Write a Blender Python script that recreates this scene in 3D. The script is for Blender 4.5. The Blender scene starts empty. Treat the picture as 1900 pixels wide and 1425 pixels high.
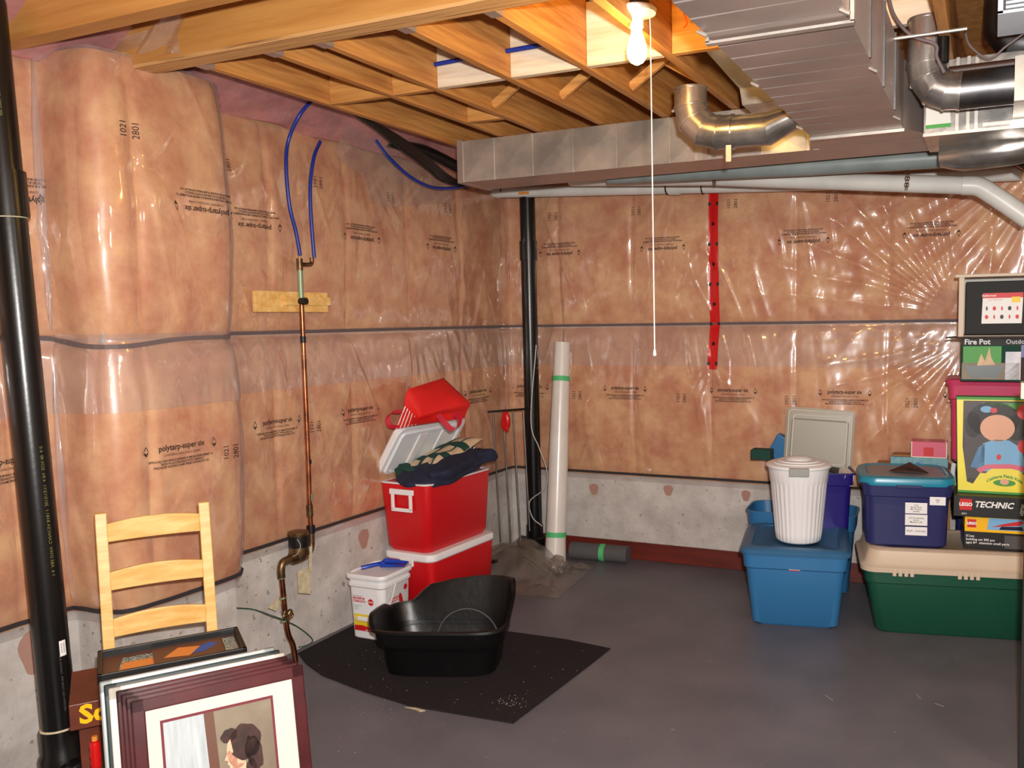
import bpy, bmesh, math, random
import numpy as np
from mathutils import Vector, Matrix
random.seed(7)
PI = math.pi
S = bpy.context.scene
COL = S.collection

# ------------------------------------------------------------------ camera, world, lights, exposure
FPX, CX, CY = 1608.52, 1118.8, 733.3
RM = np.array([[0.9128, 0.4081, -0.0156], [0.0211, -0.0854, -0.9961], [-0.4078, 0.9089, -0.0866]])
u_, s_, vt_ = np.linalg.svd(RM); RM = u_ @ vt_
CAMZ = 1.75
cam = bpy.data.cameras.new('camera'); cam.sensor_width = 36; cam.lens = FPX * 36 / 1900
cam.shift_x = (950 - CX) / 1900; cam.shift_y = (CY - 712.5) / 1900
cam.clip_start = .05
co = bpy.data.objects.new('camera', cam); COL.objects.link(co)
Rw = Matrix([[RM[0][i], -RM[1][i], -RM[2][i]] for i in range(3)])
co.matrix_world = Matrix.Translation((0, 0, CAMZ)) @ Rw.to_4x4()
S.camera = co
def at(px, py, ax, val):
    "the point of the plane (axis ax = val, metres) seen at a pixel of the survey of the photograph"
    d = RM.T @ np.array([(px - CX) / FPX, (py - CY) / FPX, 1.0]); c = np.array([0, 0, CAMZ])
    t = (val - c[ax]) / d[ax]
    return Vector((c + t * d).tolist())

w = bpy.data.worlds.new('world'); S.world = w; w.use_nodes = True
w.node_tree.nodes['Background'].inputs[0].default_value = (.9, .93, 1, 1)
w.node_tree.nodes['Background'].inputs[1].default_value = .02
def light(name, kind, loc, power, col, size=.1, rot=None):
    l = bpy.data.lights.new(name, kind); l.energy = power; l.color = col
    if kind == 'AREA': l.size = size
    else: l.shadow_soft_size = size
    o = bpy.data.objects.new(name, l); COL.objects.link(o); o.location = loc
    if rot: o.rotation_euler = rot
    return o
# the camera's flash, just above and right of the lens
fl = light('flash', 'AREA', (.06, .03, 1.90), 162, (1, .98, .955), .06)
fl.matrix_world = Matrix.Translation((.06, .03, 1.90)) @ (Rw @ Matrix.Rotation(.05, 3, 'X')).to_4x4()
# bare ceiling bulb in the picture, then two unseen lights added as fill
light('bulb_light', 'POINT', (-1.135, 2.86, 2.655), 95, (1, .56, .12), .035)
light('fill_light', 'POINT', (.3, -1.2, 2.6), 85, (1, .86, .70), .1)
light('fill_light', 'POINT', (1.6, 1.6, 2.6), 45, (1, .88, .74), .1)
S.view_settings.view_transform = 'Standard'
S.view_settings.look = 'None'
S.view_settings.exposure = 0.0
S.view_settings.gamma = 1.0
S.view_settings.use_curve_mapping = False

# ------------------------------------------------------------------ materials
def lin(c):
    return tuple(((v / 255) / 12.92 if v / 255 <= .04045 else ((v / 255 + .055) / 1.055) ** 2.4) for v in c)
MATS = {}
def mat(name, c, rough=.5, metal=0, c2=None, scale=6, stretch=(1, 1, 1), bump=0, bscale=60, spec=.5, lo=.35, hi=.65, coat=0, detail=5, raw=False, trans=0, alpha=1):
    m = bpy.data.materials.new(name); m.use_nodes = True; nt = m.node_tree; N = nt.nodes; b = N['Principled BSDF']
    cc = c if raw else lin(c)
    b.inputs['Base Color'].default_value = (*cc, 1)
    b.inputs['Roughness'].default_value = rough; b.inputs['Metallic'].default_value = metal
    b.inputs['Specular IOR Level'].default_value = spec; b.inputs['Coat Weight'].default_value = coat
    b.inputs['Coat Roughness'].default_value = .15
    b.inputs['Transmission Weight'].default_value = trans; b.inputs['Alpha'].default_value = alpha
    tc = N.new('ShaderNodeTexCoord'); mp = N.new('ShaderNodeMapping'); mp.inputs['Scale'].default_value = stretch
    nt.links.new(tc.outputs['Object'], mp.inputs['Vector'])
    if c2 is not None:
        n = N.new('ShaderNodeTexNoise'); n.inputs['Scale'].default_value = scale; n.inputs['Detail'].default_value = detail
        n.inputs['Roughness'].default_value = .6
        r = N.new('ShaderNodeValToRGB'); r.color_ramp.elements[0].position = lo; r.color_ramp.elements[1].position = hi
        r.color_ramp.elements[0].color = (*cc, 1); r.color_ramp.elements[1].color = (*lin(c2), 1)
        nt.links.new(mp.outputs[0], n.inputs['Vector']); nt.links.new(n.outputs[0], r.inputs[0]); nt.links.new(r.outputs[0], b.inputs['Base Color'])
    if bump:
        n = N.new('ShaderNodeTexNoise'); n.inputs['Scale'].default_value = bscale; n.inputs['Detail'].default_value = 4
        bp = N.new('ShaderNodeBump'); bp.inputs['Strength'].default_value = bump; bp.inputs['Distance'].default_value = .01
        nt.links.new(mp.outputs[0], n.inputs['Vector']); nt.links.new(n.outputs[0], bp.inputs['Height']); nt.links.new(bp.outputs[0], b.inputs['Normal'])
    MATS[name] = m
    return m
def pits(name, dark, thr=.30, scale=38):
    m = MATS[name]; nt = m.node_tree; N = nt.nodes; b = N['Principled BSDF']; src = b.inputs['Base Color'].links[0].from_socket
    tc = N.new('ShaderNodeTexCoord'); v = N.new('ShaderNodeTexNoise'); v.inputs['Scale'].default_value = scale; v.inputs['Detail'].default_value = 2
    r = N.new('ShaderNodeValToRGB'); r.color_ramp.elements[0].position = thr; r.color_ramp.elements[0].color = (1, 1, 1, 1); r.color_ramp.elements[1].position = thr + .03; r.color_ramp.elements[1].color = (0, 0, 0, 1)
    mx = N.new('ShaderNodeMixRGB'); mx.inputs[2].default_value = (*lin(dark), 1)
    nt.links.new(tc.outputs['Object'], v.inputs['Vector']); nt.links.new(v.outputs[0], r.inputs[0]); nt.links.new(r.outputs[0], mx.inputs[0]); nt.links.new(src, mx.inputs[1]); nt.links.new(mx.outputs[0], b.inputs['Base Color'])
def emit(name, c, k):
    m = mat(name, c); b = m.node_tree.nodes['Principled BSDF']
    b.inputs['Emission Color'].default_value = (*lin(c), 1); b.inputs['Emission Strength'].default_value = k
    return m

mat('floor', (94, 94, 101), .42, c2=(108, 106, 113), scale=2.2, bump=.08, bscale=25, spec=.35)
mat('concrete', (182, 174, 168), .85, c2=(212, 206, 200), scale=5, bump=.35, bscale=35, detail=9)
mat('batt', (202, 120, 60), .95, c2=(236, 184, 124), scale=6, bump=.8, bscale=16, spec=.1, detail=11, lo=.36, hi=.66)
mat('batt_pink', (206, 128, 122), .95, c2=(172, 100, 102), scale=7, bump=.6, bscale=25, spec=.1)
mat('wood_x', (216, 156, 84), .6, c2=(178, 116, 56), scale=4, stretch=(.5, 6, 9), bump=.05)
mat('wood_y', (212, 150, 80), .6, c2=(170, 108, 52), scale=4, stretch=(6, .5, 9), bump=.05)
mat('lvl', (206, 150, 80), .55, c2=(182, 122, 58), scale=3, stretch=(.4, 4, 8), bump=.05)
mat('lvl_edge', (210, 160, 100), .7, c2=(96, 56, 30), scale=5, stretch=(.5, 22, 10), lo=.5, hi=.7)
mat('board_pale', (232, 214, 190), .65, c2=(206, 180, 146), scale=4, stretch=(.6, 6, 6))
mat('osb', (196, 140, 74), .8, c2=(160, 106, 52), scale=18)
mat('pine', (244, 204, 132), .38, c2=(222, 168, 88), scale=3, stretch=(2, 8, 10), spec=.5)
mat('steel', (214, 204, 190), .36, .62, c2=(160, 156, 150), scale=3, bump=.10, bscale=6)
mat('steel_flat', (196, 178, 170), .46, .7, c2=(168, 156, 150), scale=2, bump=.06, bscale=5)
mat('steel_pipe', (206, 200, 192), .26, .85, c2=(140, 136, 132), scale=6, bump=.15, bscale=10)
mat('steel_dull', (120, 118, 118), .4, 1, c2=(90, 90, 92), scale=6)
mat('abs', (14, 14, 15), .28, spec=.5, bump=.03)
mat('pvc', (222, 222, 216), .35, c2=(206, 206, 200), scale=4)
mat('pvc_grey', (140, 150, 148), .4, c2=(118, 128, 126), scale=3)
mat('copper', (196, 122, 84), .32, 1, c2=(120, 76, 56), scale=12)
mat('brass', (150, 120, 84), .4, .9, c2=(96, 76, 56), scale=20)
mat('solder', (150, 170, 140), .5, .5)
mat('black', (12, 12, 13), .45)
mat('black_gloss', (10, 10, 11), .36, bump=.15, bscale=18, c2=(24, 24, 25), scale=30, lo=.6, hi=.8)
mat('dark_rubber', (24, 24, 26), .7)
mat('strip_dark', (54, 50, 52), .6)
mat('strap_grey', (104, 90, 90), .6)
mat('pex', (24, 48, 140), .35)
mat('cable_brown', (60, 34, 24), .5)
mat('cable_white', (200, 198, 190), .5)
mat('red_cooler', (206, 18, 26), .38, bump=.05, bscale=120)
mat('white_plastic', (238, 238, 240), .35)
mat('off_white', (226, 220, 208), .5)
mat('cream_inner', (226, 232, 236), .5)
mat('blue_tote', (50, 114, 166), .38, bump=.04)
mat('blue_lid', (52, 104, 146), .4, bump=.04)
mat('navy_tote', (40, 44, 96), .35, bump=.04)
mat('purple_bin', (38, 28, 120), .35)
mat('teal_lid', (26, 134, 164), .3)
mat('lid_smoke', (118, 124, 134), .4)
mat('green_tote', (24, 80, 60), .4, bump=.05, bscale=90)
mat('beige_lid', (206, 188, 166), .5, bump=.05, bscale=90)
mat('clear_lid', (178, 174, 158), .35, alpha=.6)
mat('pink_tote', (206, 60, 104), .35)
mat('rug', (36, 33, 35), .95, c2=(62, 56, 57), scale=160, bump=1.0, bscale=220, spec=.1)
mat('navy_cloth', (22, 26, 48), .85, c2=(32, 38, 66), scale=20, bump=.3, bscale=40)
mat('green_cloth', (24, 66, 56), .9)
mat('cream_cloth', (222, 200, 168), .9, c2=(204, 178, 144), scale=16)
mat('red_cloth', (222, 26, 22), .75, bump=.1)
mat('crimson_strap', (184, 14, 44), .7)
mat('roll_white', (232, 226, 218), .3, c2=(218, 212, 204), scale=3, coat=.4)
mat('tape_green', (84, 190, 120), .6)
mat('tuck_red', (206, 20, 22), .32)
mat('baseboard_red', (112, 34, 16), .5, c2=(88, 24, 12), scale=4, stretch=(.5, 5, 5))
mat('grey_foam', (86, 84, 86), .85)
mat('mahogany', (84, 24, 30), .3, c2=(62, 16, 22), scale=6, stretch=(1, 1, 1))
mat('frame_silver', (178, 186, 184), .35, .4)
mat('frame_green', (40, 54, 54), .35)
mat('mat_board', (212, 206, 192), .8)
mat('mat_burgundy', (110, 34, 46), .7)
mat('box_brown', (110, 52, 30), .4, c2=(88, 38, 22), scale=8)
mat('yellow', (240, 206, 40), .5)
mat('doll_yellow', (240, 226, 60), .4)
mat('lego_yellow', (250, 190, 10), .4)
mat('red_print', (206, 24, 30), .5)
mat('green_print', (60, 150, 50), .5)
mat('white_print', (240, 240, 240), .6)
mat('black_print', (20, 16, 16), .6)
mat('ink', (52, 34, 30), .7)
mat('blue_print', (30, 80, 170), .5)
mat('light_blue', (120, 180, 222), .6)
mat('skin', (226, 172, 142), .6)
mat('hair', (66, 36, 28), .7, c2=(40, 22, 18), scale=30)
mat('hair_black', (20, 18, 24), .6)
mat('photo_bg', (138, 126, 104), .5, c2=(112, 98, 80), scale=5)
mat('photo_curtain', (188, 196, 198), .5, c2=(150, 160, 164), scale=10, stretch=(3, .3, .3))
mat('photo_white', (226, 226, 232), .5, c2=(196, 200, 214), scale=20)
mat('photo_brown', (96, 56, 34), .5)
mat('orange_print', (226, 140, 60), .5)
mat('pipe_print', (120, 120, 60), .6)
mat('mosaic', (180, 200, 190), .3, c2=(40, 40, 34), scale=160, lo=.45, hi=.55)
mat('tag_paper', (214, 204, 178), .8, c2=(188, 172, 132), scale=30)
mat('green_wire', (40, 76, 60), .5)
mat('blue_plastic', (18, 60, 170), .25)
mat('dark_green', (24, 52, 46), .3)
mat('litter_dust', (150, 144, 138), .9)
mat('pink_box', (214, 92, 120), .4)
mat('aqua_box', (120, 176, 186), .5, c2=(96, 146, 160), scale=30)
mat('dark_post', (24, 24, 26), .5)
mat('shelf_beige', (206, 196, 178), .5)
mat('grille_white', (214, 220, 228), .4)
mat('porcelain', (246, 244, 236), .25)
mat('cord', (240, 232, 214), .6)
mat('orange_wire', (226, 96, 30), .5)
mat('cardboard', (170, 120, 74), .8)
mat('stain', (176, 136, 122), .9)
mat('chain', (120, 84, 60), .4, .8)
mat('bin_handle', (150, 152, 148), .5)
emit('bulb_glow', (255, 214, 120), 40)

pits('concrete', (150, 142, 136), .30, 30)
pits('floor', (130, 126, 128), .235, 26)
def sheet_material(name, haze, hcol, rough=.12, bump=.25, bscale=14, gl=1.0, gmax=.14):
    m = bpy.data.materials.new(name); m.use_nodes = True; nt = m.node_tree; N = nt.nodes; N.clear(); K = nt.links.new
    out = N.new('ShaderNodeOutputMaterial'); tr = N.new('ShaderNodeBsdfTransparent'); df = N.new('ShaderNodeBsdfDiffuse'); gs = N.new('ShaderNodeBsdfGlossy')
    df.inputs[0].default_value = (*lin(hcol), 1); gs.inputs['Roughness'].default_value = rough; gs.inputs[0].default_value = (1, 1, 1, 1)
    a = N.new('ShaderNodeMixShader'); a.inputs[0].default_value = haze
    b = N.new('ShaderNodeMixShader'); fr = N.new('ShaderNodeFresnel'); fr.inputs[0].default_value = 1.5
    mu = N.new('ShaderNodeMath'); mu.operation = 'MULTIPLY'; mu.inputs[1].default_value = gl
    mn = N.new('ShaderNodeMath'); mn.operation = 'MINIMUM'; mn.inputs[1].default_value = gmax
    tc = N.new('ShaderNodeTexCoord'); n = N.new('ShaderNodeTexNoise'); n.inputs['Scale'].default_value = bscale; n.inputs['Detail'].default_value = 3; n.inputs['Distortion'].default_value = .8
    mp = N.new('ShaderNodeMapping'); mp.inputs['Scale'].default_value = (1, 1, .55)
    bp = N.new('ShaderNodeBump'); bp.inputs['Strength'].default_value = bump; bp.inputs['Distance'].default_value = .02
    K(tc.outputs['Object'], mp.inputs[0]); K(mp.outputs[0], n.inputs['Vector']); K(n.outputs[0], bp.inputs['Height']); K(bp.outputs[0], gs.inputs['Normal'])
    g2 = N.new('ShaderNodeBsdfGlossy'); g2.inputs['Roughness'].default_value = .34; gm = N.new('ShaderNodeMixShader'); gm.inputs[0].default_value = .45
    K(gs.outputs[0], gm.inputs[1]); K(g2.outputs[0], gm.inputs[2])
    K(fr.outputs[0], mu.inputs[0]); K(mu.outputs[0], mn.inputs[0]); K(mn.outputs[0], b.inputs[0])
    K(tr.outputs[0], a.inputs[1]); K(df.outputs[0], a.inputs[2]); K(a.outputs[0], b.inputs[1]); K(gm.outputs[0], b.inputs[2]); K(b.outputs[0], out.inputs[0])
    MATS[name] = m
sheet_material('poly', .20, (220, 200, 194), .07, .13, 7, 2.2, .2)
sheet_material('poly_bag', .32, (134, 122, 110), .2, .5, 14, 2.0)
sheet_material('clear_film', .03, (220, 220, 220), .10, .03, 6, .5, .05)
sheet_material('poly_clear', .12, (220, 214, 214), .10, .6, 12, 2.4)

# ------------------------------------------------------------------ builders
def tag(o, label=None, cat=None, group=None, kind=None):
    if label: o['label'] = label
    if cat: o['category'] = cat
    if group: o['group'] = group
    if kind: o['kind'] = kind
    return o
def thing(name, label, cat, loc=(0, 0, 0), rz=0, group=None):
    o = bpy.data.objects.new(name, None); COL.objects.link(o); o.location = loc; o.rotation_euler = (0, 0, rz); o.empty_display_size = .1
    return tag(o, label, cat, group)
def rot(rx=0, ry=0, rz=0):
    return Matrix.Rotation(rz, 4, 'Z') @ Matrix.Rotation(ry, 4, 'Y') @ Matrix.Rotation(rx, 4, 'X')
class MB:
    def __init__(s, M=None):
        s.v = []; s.f = []; s.mi = []; s.M = M or Matrix(); s.cur = 0
    def add(s, vs, fs):
        k = len(s.v); s.v += [tuple(s.M @ Vector(p)) for p in vs]; s.f += [[i + k for i in f] for f in fs]; s.mi += [s.cur] * len(fs); return s
    def box(s, a, b, bev=0):
        (x0, y0, z0), (x1, y1, z1) = a, b
        if not bev:
            return s.add([(x0, y0, z0), (x1, y0, z0), (x1, y1, z0), (x0, y1, z0), (x0, y0, z1), (x1, y0, z1), (x1, y1, z1), (x0, y1, z1)],
                         [(3, 2, 1, 0), (4, 5, 6, 7), (0, 1, 5, 4), (1, 2, 6, 5), (2, 3, 7, 6), (3, 0, 4, 7)])
        bm = bmesh.new(); bmesh.ops.create_cube(bm, size=1, matrix=Matrix.Translation(((x0 + x1) / 2, (y0 + y1) / 2, (z0 + z1) / 2)) @ Matrix.Diagonal((x1 - x0, y1 - y0, z1 - z0, 1)))
        bmesh.ops.bevel(bm, geom=bm.edges[:], offset=bev, segments=2, affect='EDGES', profile=.5)
        return s.bm(bm)
    def bm(s, bm):
        bm.verts.index_update(); s.add([v.co.copy() for v in bm.verts], [[v.index for v in f.verts] for f in bm.faces]); bm.free(); return s
    def hexa(s, p):   # 8 arbitrary corners, bottom four then top four
        return s.add(p, [(3, 2, 1, 0), (4, 5, 6, 7), (0, 1, 5, 4), (1, 2, 6, 5), (2, 3, 7, 6), (3, 0, 4, 7)])
    def bar(s, p, q, w, h, up=(0, 0, 1)):
        p, q = Vector(p), Vector(q); d = (q - p).normalized(); r = d.cross(Vector(up)); r = r.normalized() if r.length > 1e-5 else Vector((1, 0, 0)); n = r.cross(d)
        c = [r * sx * w / 2 + n * sy * h / 2 for sx, sy in ((-1, -1), (1, -1), (1, 1), (-1, 1))]
        return s.add([p + k for k in c] + [q + k for k in c], [(0, 1, 2, 3), (7, 6, 5, 4), (0, 4, 5, 1), (1, 5, 6, 2), (2, 6, 7, 3), (3, 7, 4, 0)])
    def tube(s, pts, r, seg=12, cap=True, smooth=0):
        pts = [Vector(p) for p in pts]
        if smooth: pts = catmull(pts, smooth)
        rs = r if isinstance(r, (list, tuple)) else [r] * len(pts)
        if len(rs) != len(pts): rs = [rs[0] + (rs[-1] - rs[0]) * i / (len(pts) - 1) for i in range(len(pts))]
        V = []; F = []; pr = None
        for i, p in enumerate(pts):
            a = pts[max(i - 1, 0)]; b = pts[min(i + 1, len(pts) - 1)]; d = (b - a).normalized()
            if pr is None: pr = d.orthogonal().normalized()
            pr = (pr - d * pr.dot(d)).normalized(); q = d.cross(pr)
            for k in range(seg):
                t = 2 * PI * k / seg; V.append(p + (pr * math.cos(t) + q * math.sin(t)) * rs[i])
        n = len(pts)
        for i in range(n - 1):
            for k in range(seg):
                F.append((i * seg + k, i * seg + (k + 1) % seg, (i + 1) * seg + (k + 1) % seg, (i + 1) * seg + k))
        if cap: F.append(tuple(range(seg - 1, -1, -1))); F.append(tuple((n - 1) * seg + k for k in range(seg)))
        return s.add(V, F)
    def lathe(s, prof, c=(0, 0, 0), seg=32, axis='Z', cap=True):
        V = []; F = []; n = len(prof)
        for r, z in prof:
            for k in range(seg):
                t = 2 * PI * k / seg; x, y = r * math.cos(t), r * math.sin(t)
                p = {'Z': (x, y, z), 'X': (z, x, y), 'Y': (y, z, x)}[axis]
                V.append((p[0] + c[0], p[1] + c[1], p[2] + c[2]))
        for i in range(n - 1):
            for k in range(seg): F.append((i * seg + k, i * seg + (k + 1) % seg, (i + 1) * seg + (k + 1) % seg, (i + 1) * seg + k))
        if cap: F.append(tuple(range(seg - 1, -1, -1))); F.append(tuple((n - 1) * seg + k for k in range(seg)))
        return s.add(V, F)
    def loops(s, L, cap0=True, cap1=True):      # skin a list of equal loops
        n = len(L[0]); V = [p for l in L for p in l]; F = []
        for i in range(len(L) - 1):
            for k in range(n): F.append((i * n + k, i * n + (k + 1) % n, (i + 1) * n + (k + 1) % n, (i + 1) * n + k))
        if cap0: F.append(tuple(range(n - 1, -1, -1)))
        if cap1: F.append(tuple((len(L) - 1) * n + k for k in range(n)))
        return s.add(V, F)
    def poly(s, pts, t=None):                   # flat polygon, or a slab when t (a vector) is given
        pts = [Vector(p) for p in pts]
        if t is None: return s.add(pts, [tuple(range(len(pts)))])
        return s.loops([pts, [p + Vector(t) for p in pts]])
    def build(s, name, m, parent=None, smooth=False, label=None, bevel=0, angle=35, subsurf=0, solid=0):
        me = bpy.data.meshes.new(name); me.from_pydata(s.v, [], s.f)
        for k in (m if isinstance(m, (list, tuple)) else [m]): me.materials.append(MATS[k])
        if isinstance(m, (list, tuple)): me.polygons.foreach_set('material_index', s.mi)
        bm = bmesh.new(); bm.from_mesh(me); bmesh.ops.recalc_face_normals(bm, faces=bm.faces[:]); bm.to_mesh(me); bm.free()
        if smooth: me.polygons.foreach_set('use_smooth', [True] * len(me.polygons)); me.set_sharp_from_angle(angle=math.radians(angle))
        o = bpy.data.objects.new(name, me); COL.objects.link(o); o.parent = parent
        if bevel:
            b = o.modifiers.new('bevel', 'BEVEL'); b.width = bevel; b.segments = 2; b.limit_method = 'ANGLE'
        if solid:
            b = o.modifiers.new('solid', 'SOLIDIFY'); b.thickness = solid; b.offset = 0
        if subsurf:
            b = o.modifiers.new('sub', 'SUBSURF'); b.levels = subsurf; b.render_levels = subsurf
        if label: o['label'] = label
        return o
def catmull(P, n):
    out = []; Q = [P[0] * 2 - P[1]] + P + [P[-1] * 2 - P[-2]]
    for i in range(1, len(Q) - 2):
        a, b, c, d = Q[i - 1:i + 3]
        for k in range(n):
            t = k / n; out.append(.5 * ((2 * b) + (c - a) * t + (2 * a - 5 * b + 4 * c - d) * t * t + (3 * b - a - 3 * c + d) * t ** 3))
    out.append(P[-1]); return out
def gores(P, r, par, m='steel_pipe'):
    n = len(P); R_ = []; pr = None
    for i, p in enumerate(P):
        d = (P[min(i + 1, n - 1)] - P[max(i - 1, 0)]).normalized(); u = Vector((0, 1, 0)); v = d.cross(u).normalized()
        k = 1.0 if i in (0, n - 1) else 1 / max(.5, (P[i + 1] - p).normalized().dot(d))
        R_.append([p + u * r * math.cos(t) + v * r * k * math.sin(t) for t in [2 * PI * j / 28 for j in range(28)]])
        MB().loops([[p + (q - p) * 1.05 - d * .004 for q in R_[-1]], [p + (q - p) * 1.05 + d * .004 for q in R_[-1]]]).build('bead', m, par, True)
    for i in range(n - 1): MB().loops([R_[i], R_[i + 1]], False, False).build('elbow_gore', m, par, True)
def rrect(w, d, r, z, n=5, cx=0, cy=0):
    r = min(r, w / 2 - 1e-4, d / 2 - 1e-4); out = []
    for sx, sy, a0 in ((1, 1, 0), (-1, 1, 90), (-1, -1, 180), (1, -1, 270)):
        for k in range(n + 1):
            a = math.radians(a0 + 90 * k / n); out.append((cx + sx * (w / 2 - r) + r * math.cos(a), cy + sy * (d / 2 - r) + r * math.sin(a), z))
    return out
def text(txt, size, m, name, parent, fn, align='CENTER', bold=0, mi=None, sx=1):
    cu = bpy.data.curves.new('t', 'FONT'); cu.body = txt; cu.size = size; cu.align_x = align; cu.align_y = 'CENTER'; cu.offset = bold; cu.resolution_u = 2
    o = bpy.data.objects.new('t', cu); COL.objects.link(o)
    me = bpy.data.meshes.new_from_object(o.evaluated_get(bpy.context.evaluated_depsgraph_get()))
    bpy.data.objects.remove(o); bpy.data.curves.remove(cu)
    if hasattr(fn, 'vec'):
        a = np.empty(len(me.vertices) * 3, np.float32); me.vertices.foreach_get('co', a); a = a.reshape(-1, 3).astype(float)
        me.vertices.foreach_set('co', fn.vec(a[:, 0] * sx, a[:, 1]).astype(np.float32).reshape(-1)); me.update()
    else:
        for v in me.vertices: v.co = fn(v.co.x * sx, v.co.y)
    me.materials.clear(); me.materials.append(MATS[m]); me.name = name
    o = bpy.data.objects.new(name, me); COL.objects.link(o); o.parent = parent
    return o
def planefn(o, u, v):
    o, u, v = Vector(o), Vector(u), Vector(v); return lambda x, y: o + u * x + v * y
VT = {}
def vnoise(x, y, seed):
    if seed not in VT: VT[seed] = np.random.RandomState(seed).rand(256, 256)
    T = VT[seed]; xi = np.floor(x).astype(int); yi = np.floor(y).astype(int); fx = x - xi; fy = y - yi
    fx = fx * fx * (3 - 2 * fx); fy = fy * fy * (3 - 2 * fy); g = lambda a, b: T[a % 256, b % 256]
    return (g(xi, yi) * (1 - fx) + g(xi + 1, yi) * fx) * (1 - fy) + (g(xi, yi + 1) * (1 - fx) + g(xi + 1, yi + 1) * fx) * fy - .5
def grid(name, P, m, parent=None, flip=False, smooth=True):
    nu, nv = P.shape[:2]; me = bpy.data.meshes.new(name); idx = np.arange(nu * nv).reshape(nu, nv)
    q = np.stack([idx[:-1, :-1], idx[1:, :-1], idx[1:, 1:], idx[:-1, 1:]], -1).reshape(-1, 4)
    if flip: q = q[:, ::-1]
    me.vertices.add(nu * nv); me.vertices.foreach_set('co', P.reshape(-1).astype(np.float32)); me.loops.add(q.size); me.loops.foreach_set('vertex_index', q.reshape(-1).astype(np.int32))
    me.polygons.add(len(q)); me.polygons.foreach_set('loop_start', np.arange(0, q.size, 4, dtype=np.int32)); me.polygons.foreach_set('use_smooth', np.full(len(q), smooth))
    me.update(calc_edges=True); me.materials.append(MATS[m]); o = bpy.data.objects.new(name, me); COL.objects.link(o); o.parent = parent
    return o

# ------------------------------------------------------------------ room shell
XW, YW, ZJ, ZS = -3.39, 5.80, 2.76, 3.03        # left wall, back wall, underside of joists, underside of subfloor
def struct(o): return tag(o, kind='structure')
fl_ = struct(MB().box((-4, -2.6, -.12), (2.7, 6.0, 0)).build('floor', 'floor'))
wl = struct(MB().box((XW - .2, -2.6, 0), (XW, 2.27, ZS)).box((XW - .2, 2.27, 0), (-3.13, 2.84, ZJ)).box((XW - .2, 2.84, 0), (XW, 6.0, ZS)).build('wall_left', 'concrete'))
wb = struct(MB().box((XW, YW, 0), (-1.53, YW + .2, ZS)).box((-1.522, YW, 0), (2.7, YW + .2, ZS)).box((-1.53, YW + .006, 0), (-1.522, YW + .2, ZS)).build('wall_back', 'concrete'))
struct(MB().box((2.5, -2.6, 0), (2.7, 6.0, ZS)).build('wall_right', 'concrete'))
struct(MB().box((-4, -2.8, 0), (2.7, -2.6, ZS)).build('wall_front', 'concrete'))
ceil = struct(MB().box((-4, -2.8, ZS), (2.7, 6.0, ZS + .1)).build('ceiling', 'osb'))
# form-tie stains and joints in the concrete are marks of their own
st = MB()
for px, py, rx, rz in ((1102, 908, .035, .05), (1240, 910, .035, .045), (1384, 920, .03, .045), (992, 930, .03, .05)):
    c = at(px, py, 1, YW - .001)
    st.poly([(c.x + rx * math.cos(a) * (1 + .2 * math.sin(3 * a)), YW - .0015, c.z + rz * math.sin(a) * (1 + .15 * math.cos(2 * a))) for a in [k * PI / 9 for k in range(18)]])
for px, py, rx, rz in ((675, 1000, .045, .06), (280, 1190, .03, .09), (60, 1210, .05, .09)):
    c = at(px, py, 0, XW + .001)
    st.poly([(XW + .0015, c.y + rx * math.cos(a) * (1 + .2 * math.sin(3 * a)), c.z + rz * math.sin(a)) for a in [k * PI / 9 for k in range(18)]])
st.build('stain', 'stain', wl)

# ------------------------------------------------------------------ insulated wall: plan curve, insulation batts, poly sheet
def chaikin(p, cuts):
    for _ in range(cuts):
        q = [p[0]]
        for a, b in zip(p[:-1], p[1:]): q += [tuple(.75 * np.array(a) + .25 * np.array(b)), tuple(.25 * np.array(a) + .75 * np.array(b))]
        p = q + [p[-1]]
    return p
plan = [(XW, -2.5), (XW, 0), (XW, 2.2)] + chaikin([(XW, 2.2), (XW + .01, 2.27), (-3.15, 2.27), (-3.11, 2.33), (-3.10, 2.76), (-3.13, 2.87), (XW + .01, 2.88), (XW, 2.95)], 2)[1:] + \
       [(XW, 4)] + chaikin([(XW, 5.65), (XW, YW), (XW + .15, YW)], 3) + [(0, YW), (2.5, YW)]
plan = np.array(plan); seg = np.hypot(*np.diff(plan, axis=0).T); SS = np.concatenate([[0], np.cumsum(seg)])
def curve(s):
    x = np.interp(s, SS, plan[:, 0]); y = np.interp(s, SS, plan[:, 1]); e = .03
    dx = np.interp(s + e, SS, plan[:, 0]) - np.interp(s - e, SS, plan[:, 0]); dy = np.interp(s + e, SS, plan[:, 1]) - np.interp(s - e, SS, plan[:, 1]); l = np.hypot(dx, dy) + 1e-9
    return x, y, dy / l, -dx / l
S_B = float(SS[-1] - (2.5 - XW))                # s of the back left corner
def sB(x): return S_B + (x - XW)                # s of a point on the back wall
def sL(y): return S_B - .02 - (YW - y) if y > 2.9 else y + 2.5
def near_s(x, y): return float(SS[np.argmin(np.hypot(plan[:, 0] - x, plan[:, 1] - y))])
S_IN, S_OUT, S_P0 = near_s(XW + .02, 2.26), near_s(-3.14, 2.29), near_s(-3.10, 2.38)   # inner and outer corner and face of the pilaster
def sP_(y): return S_P0 + (y - 2.38)
Z0, ZM, ZT = .60, 1.70, 2.80
sg = lambda z: ZM + 0 * z
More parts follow.
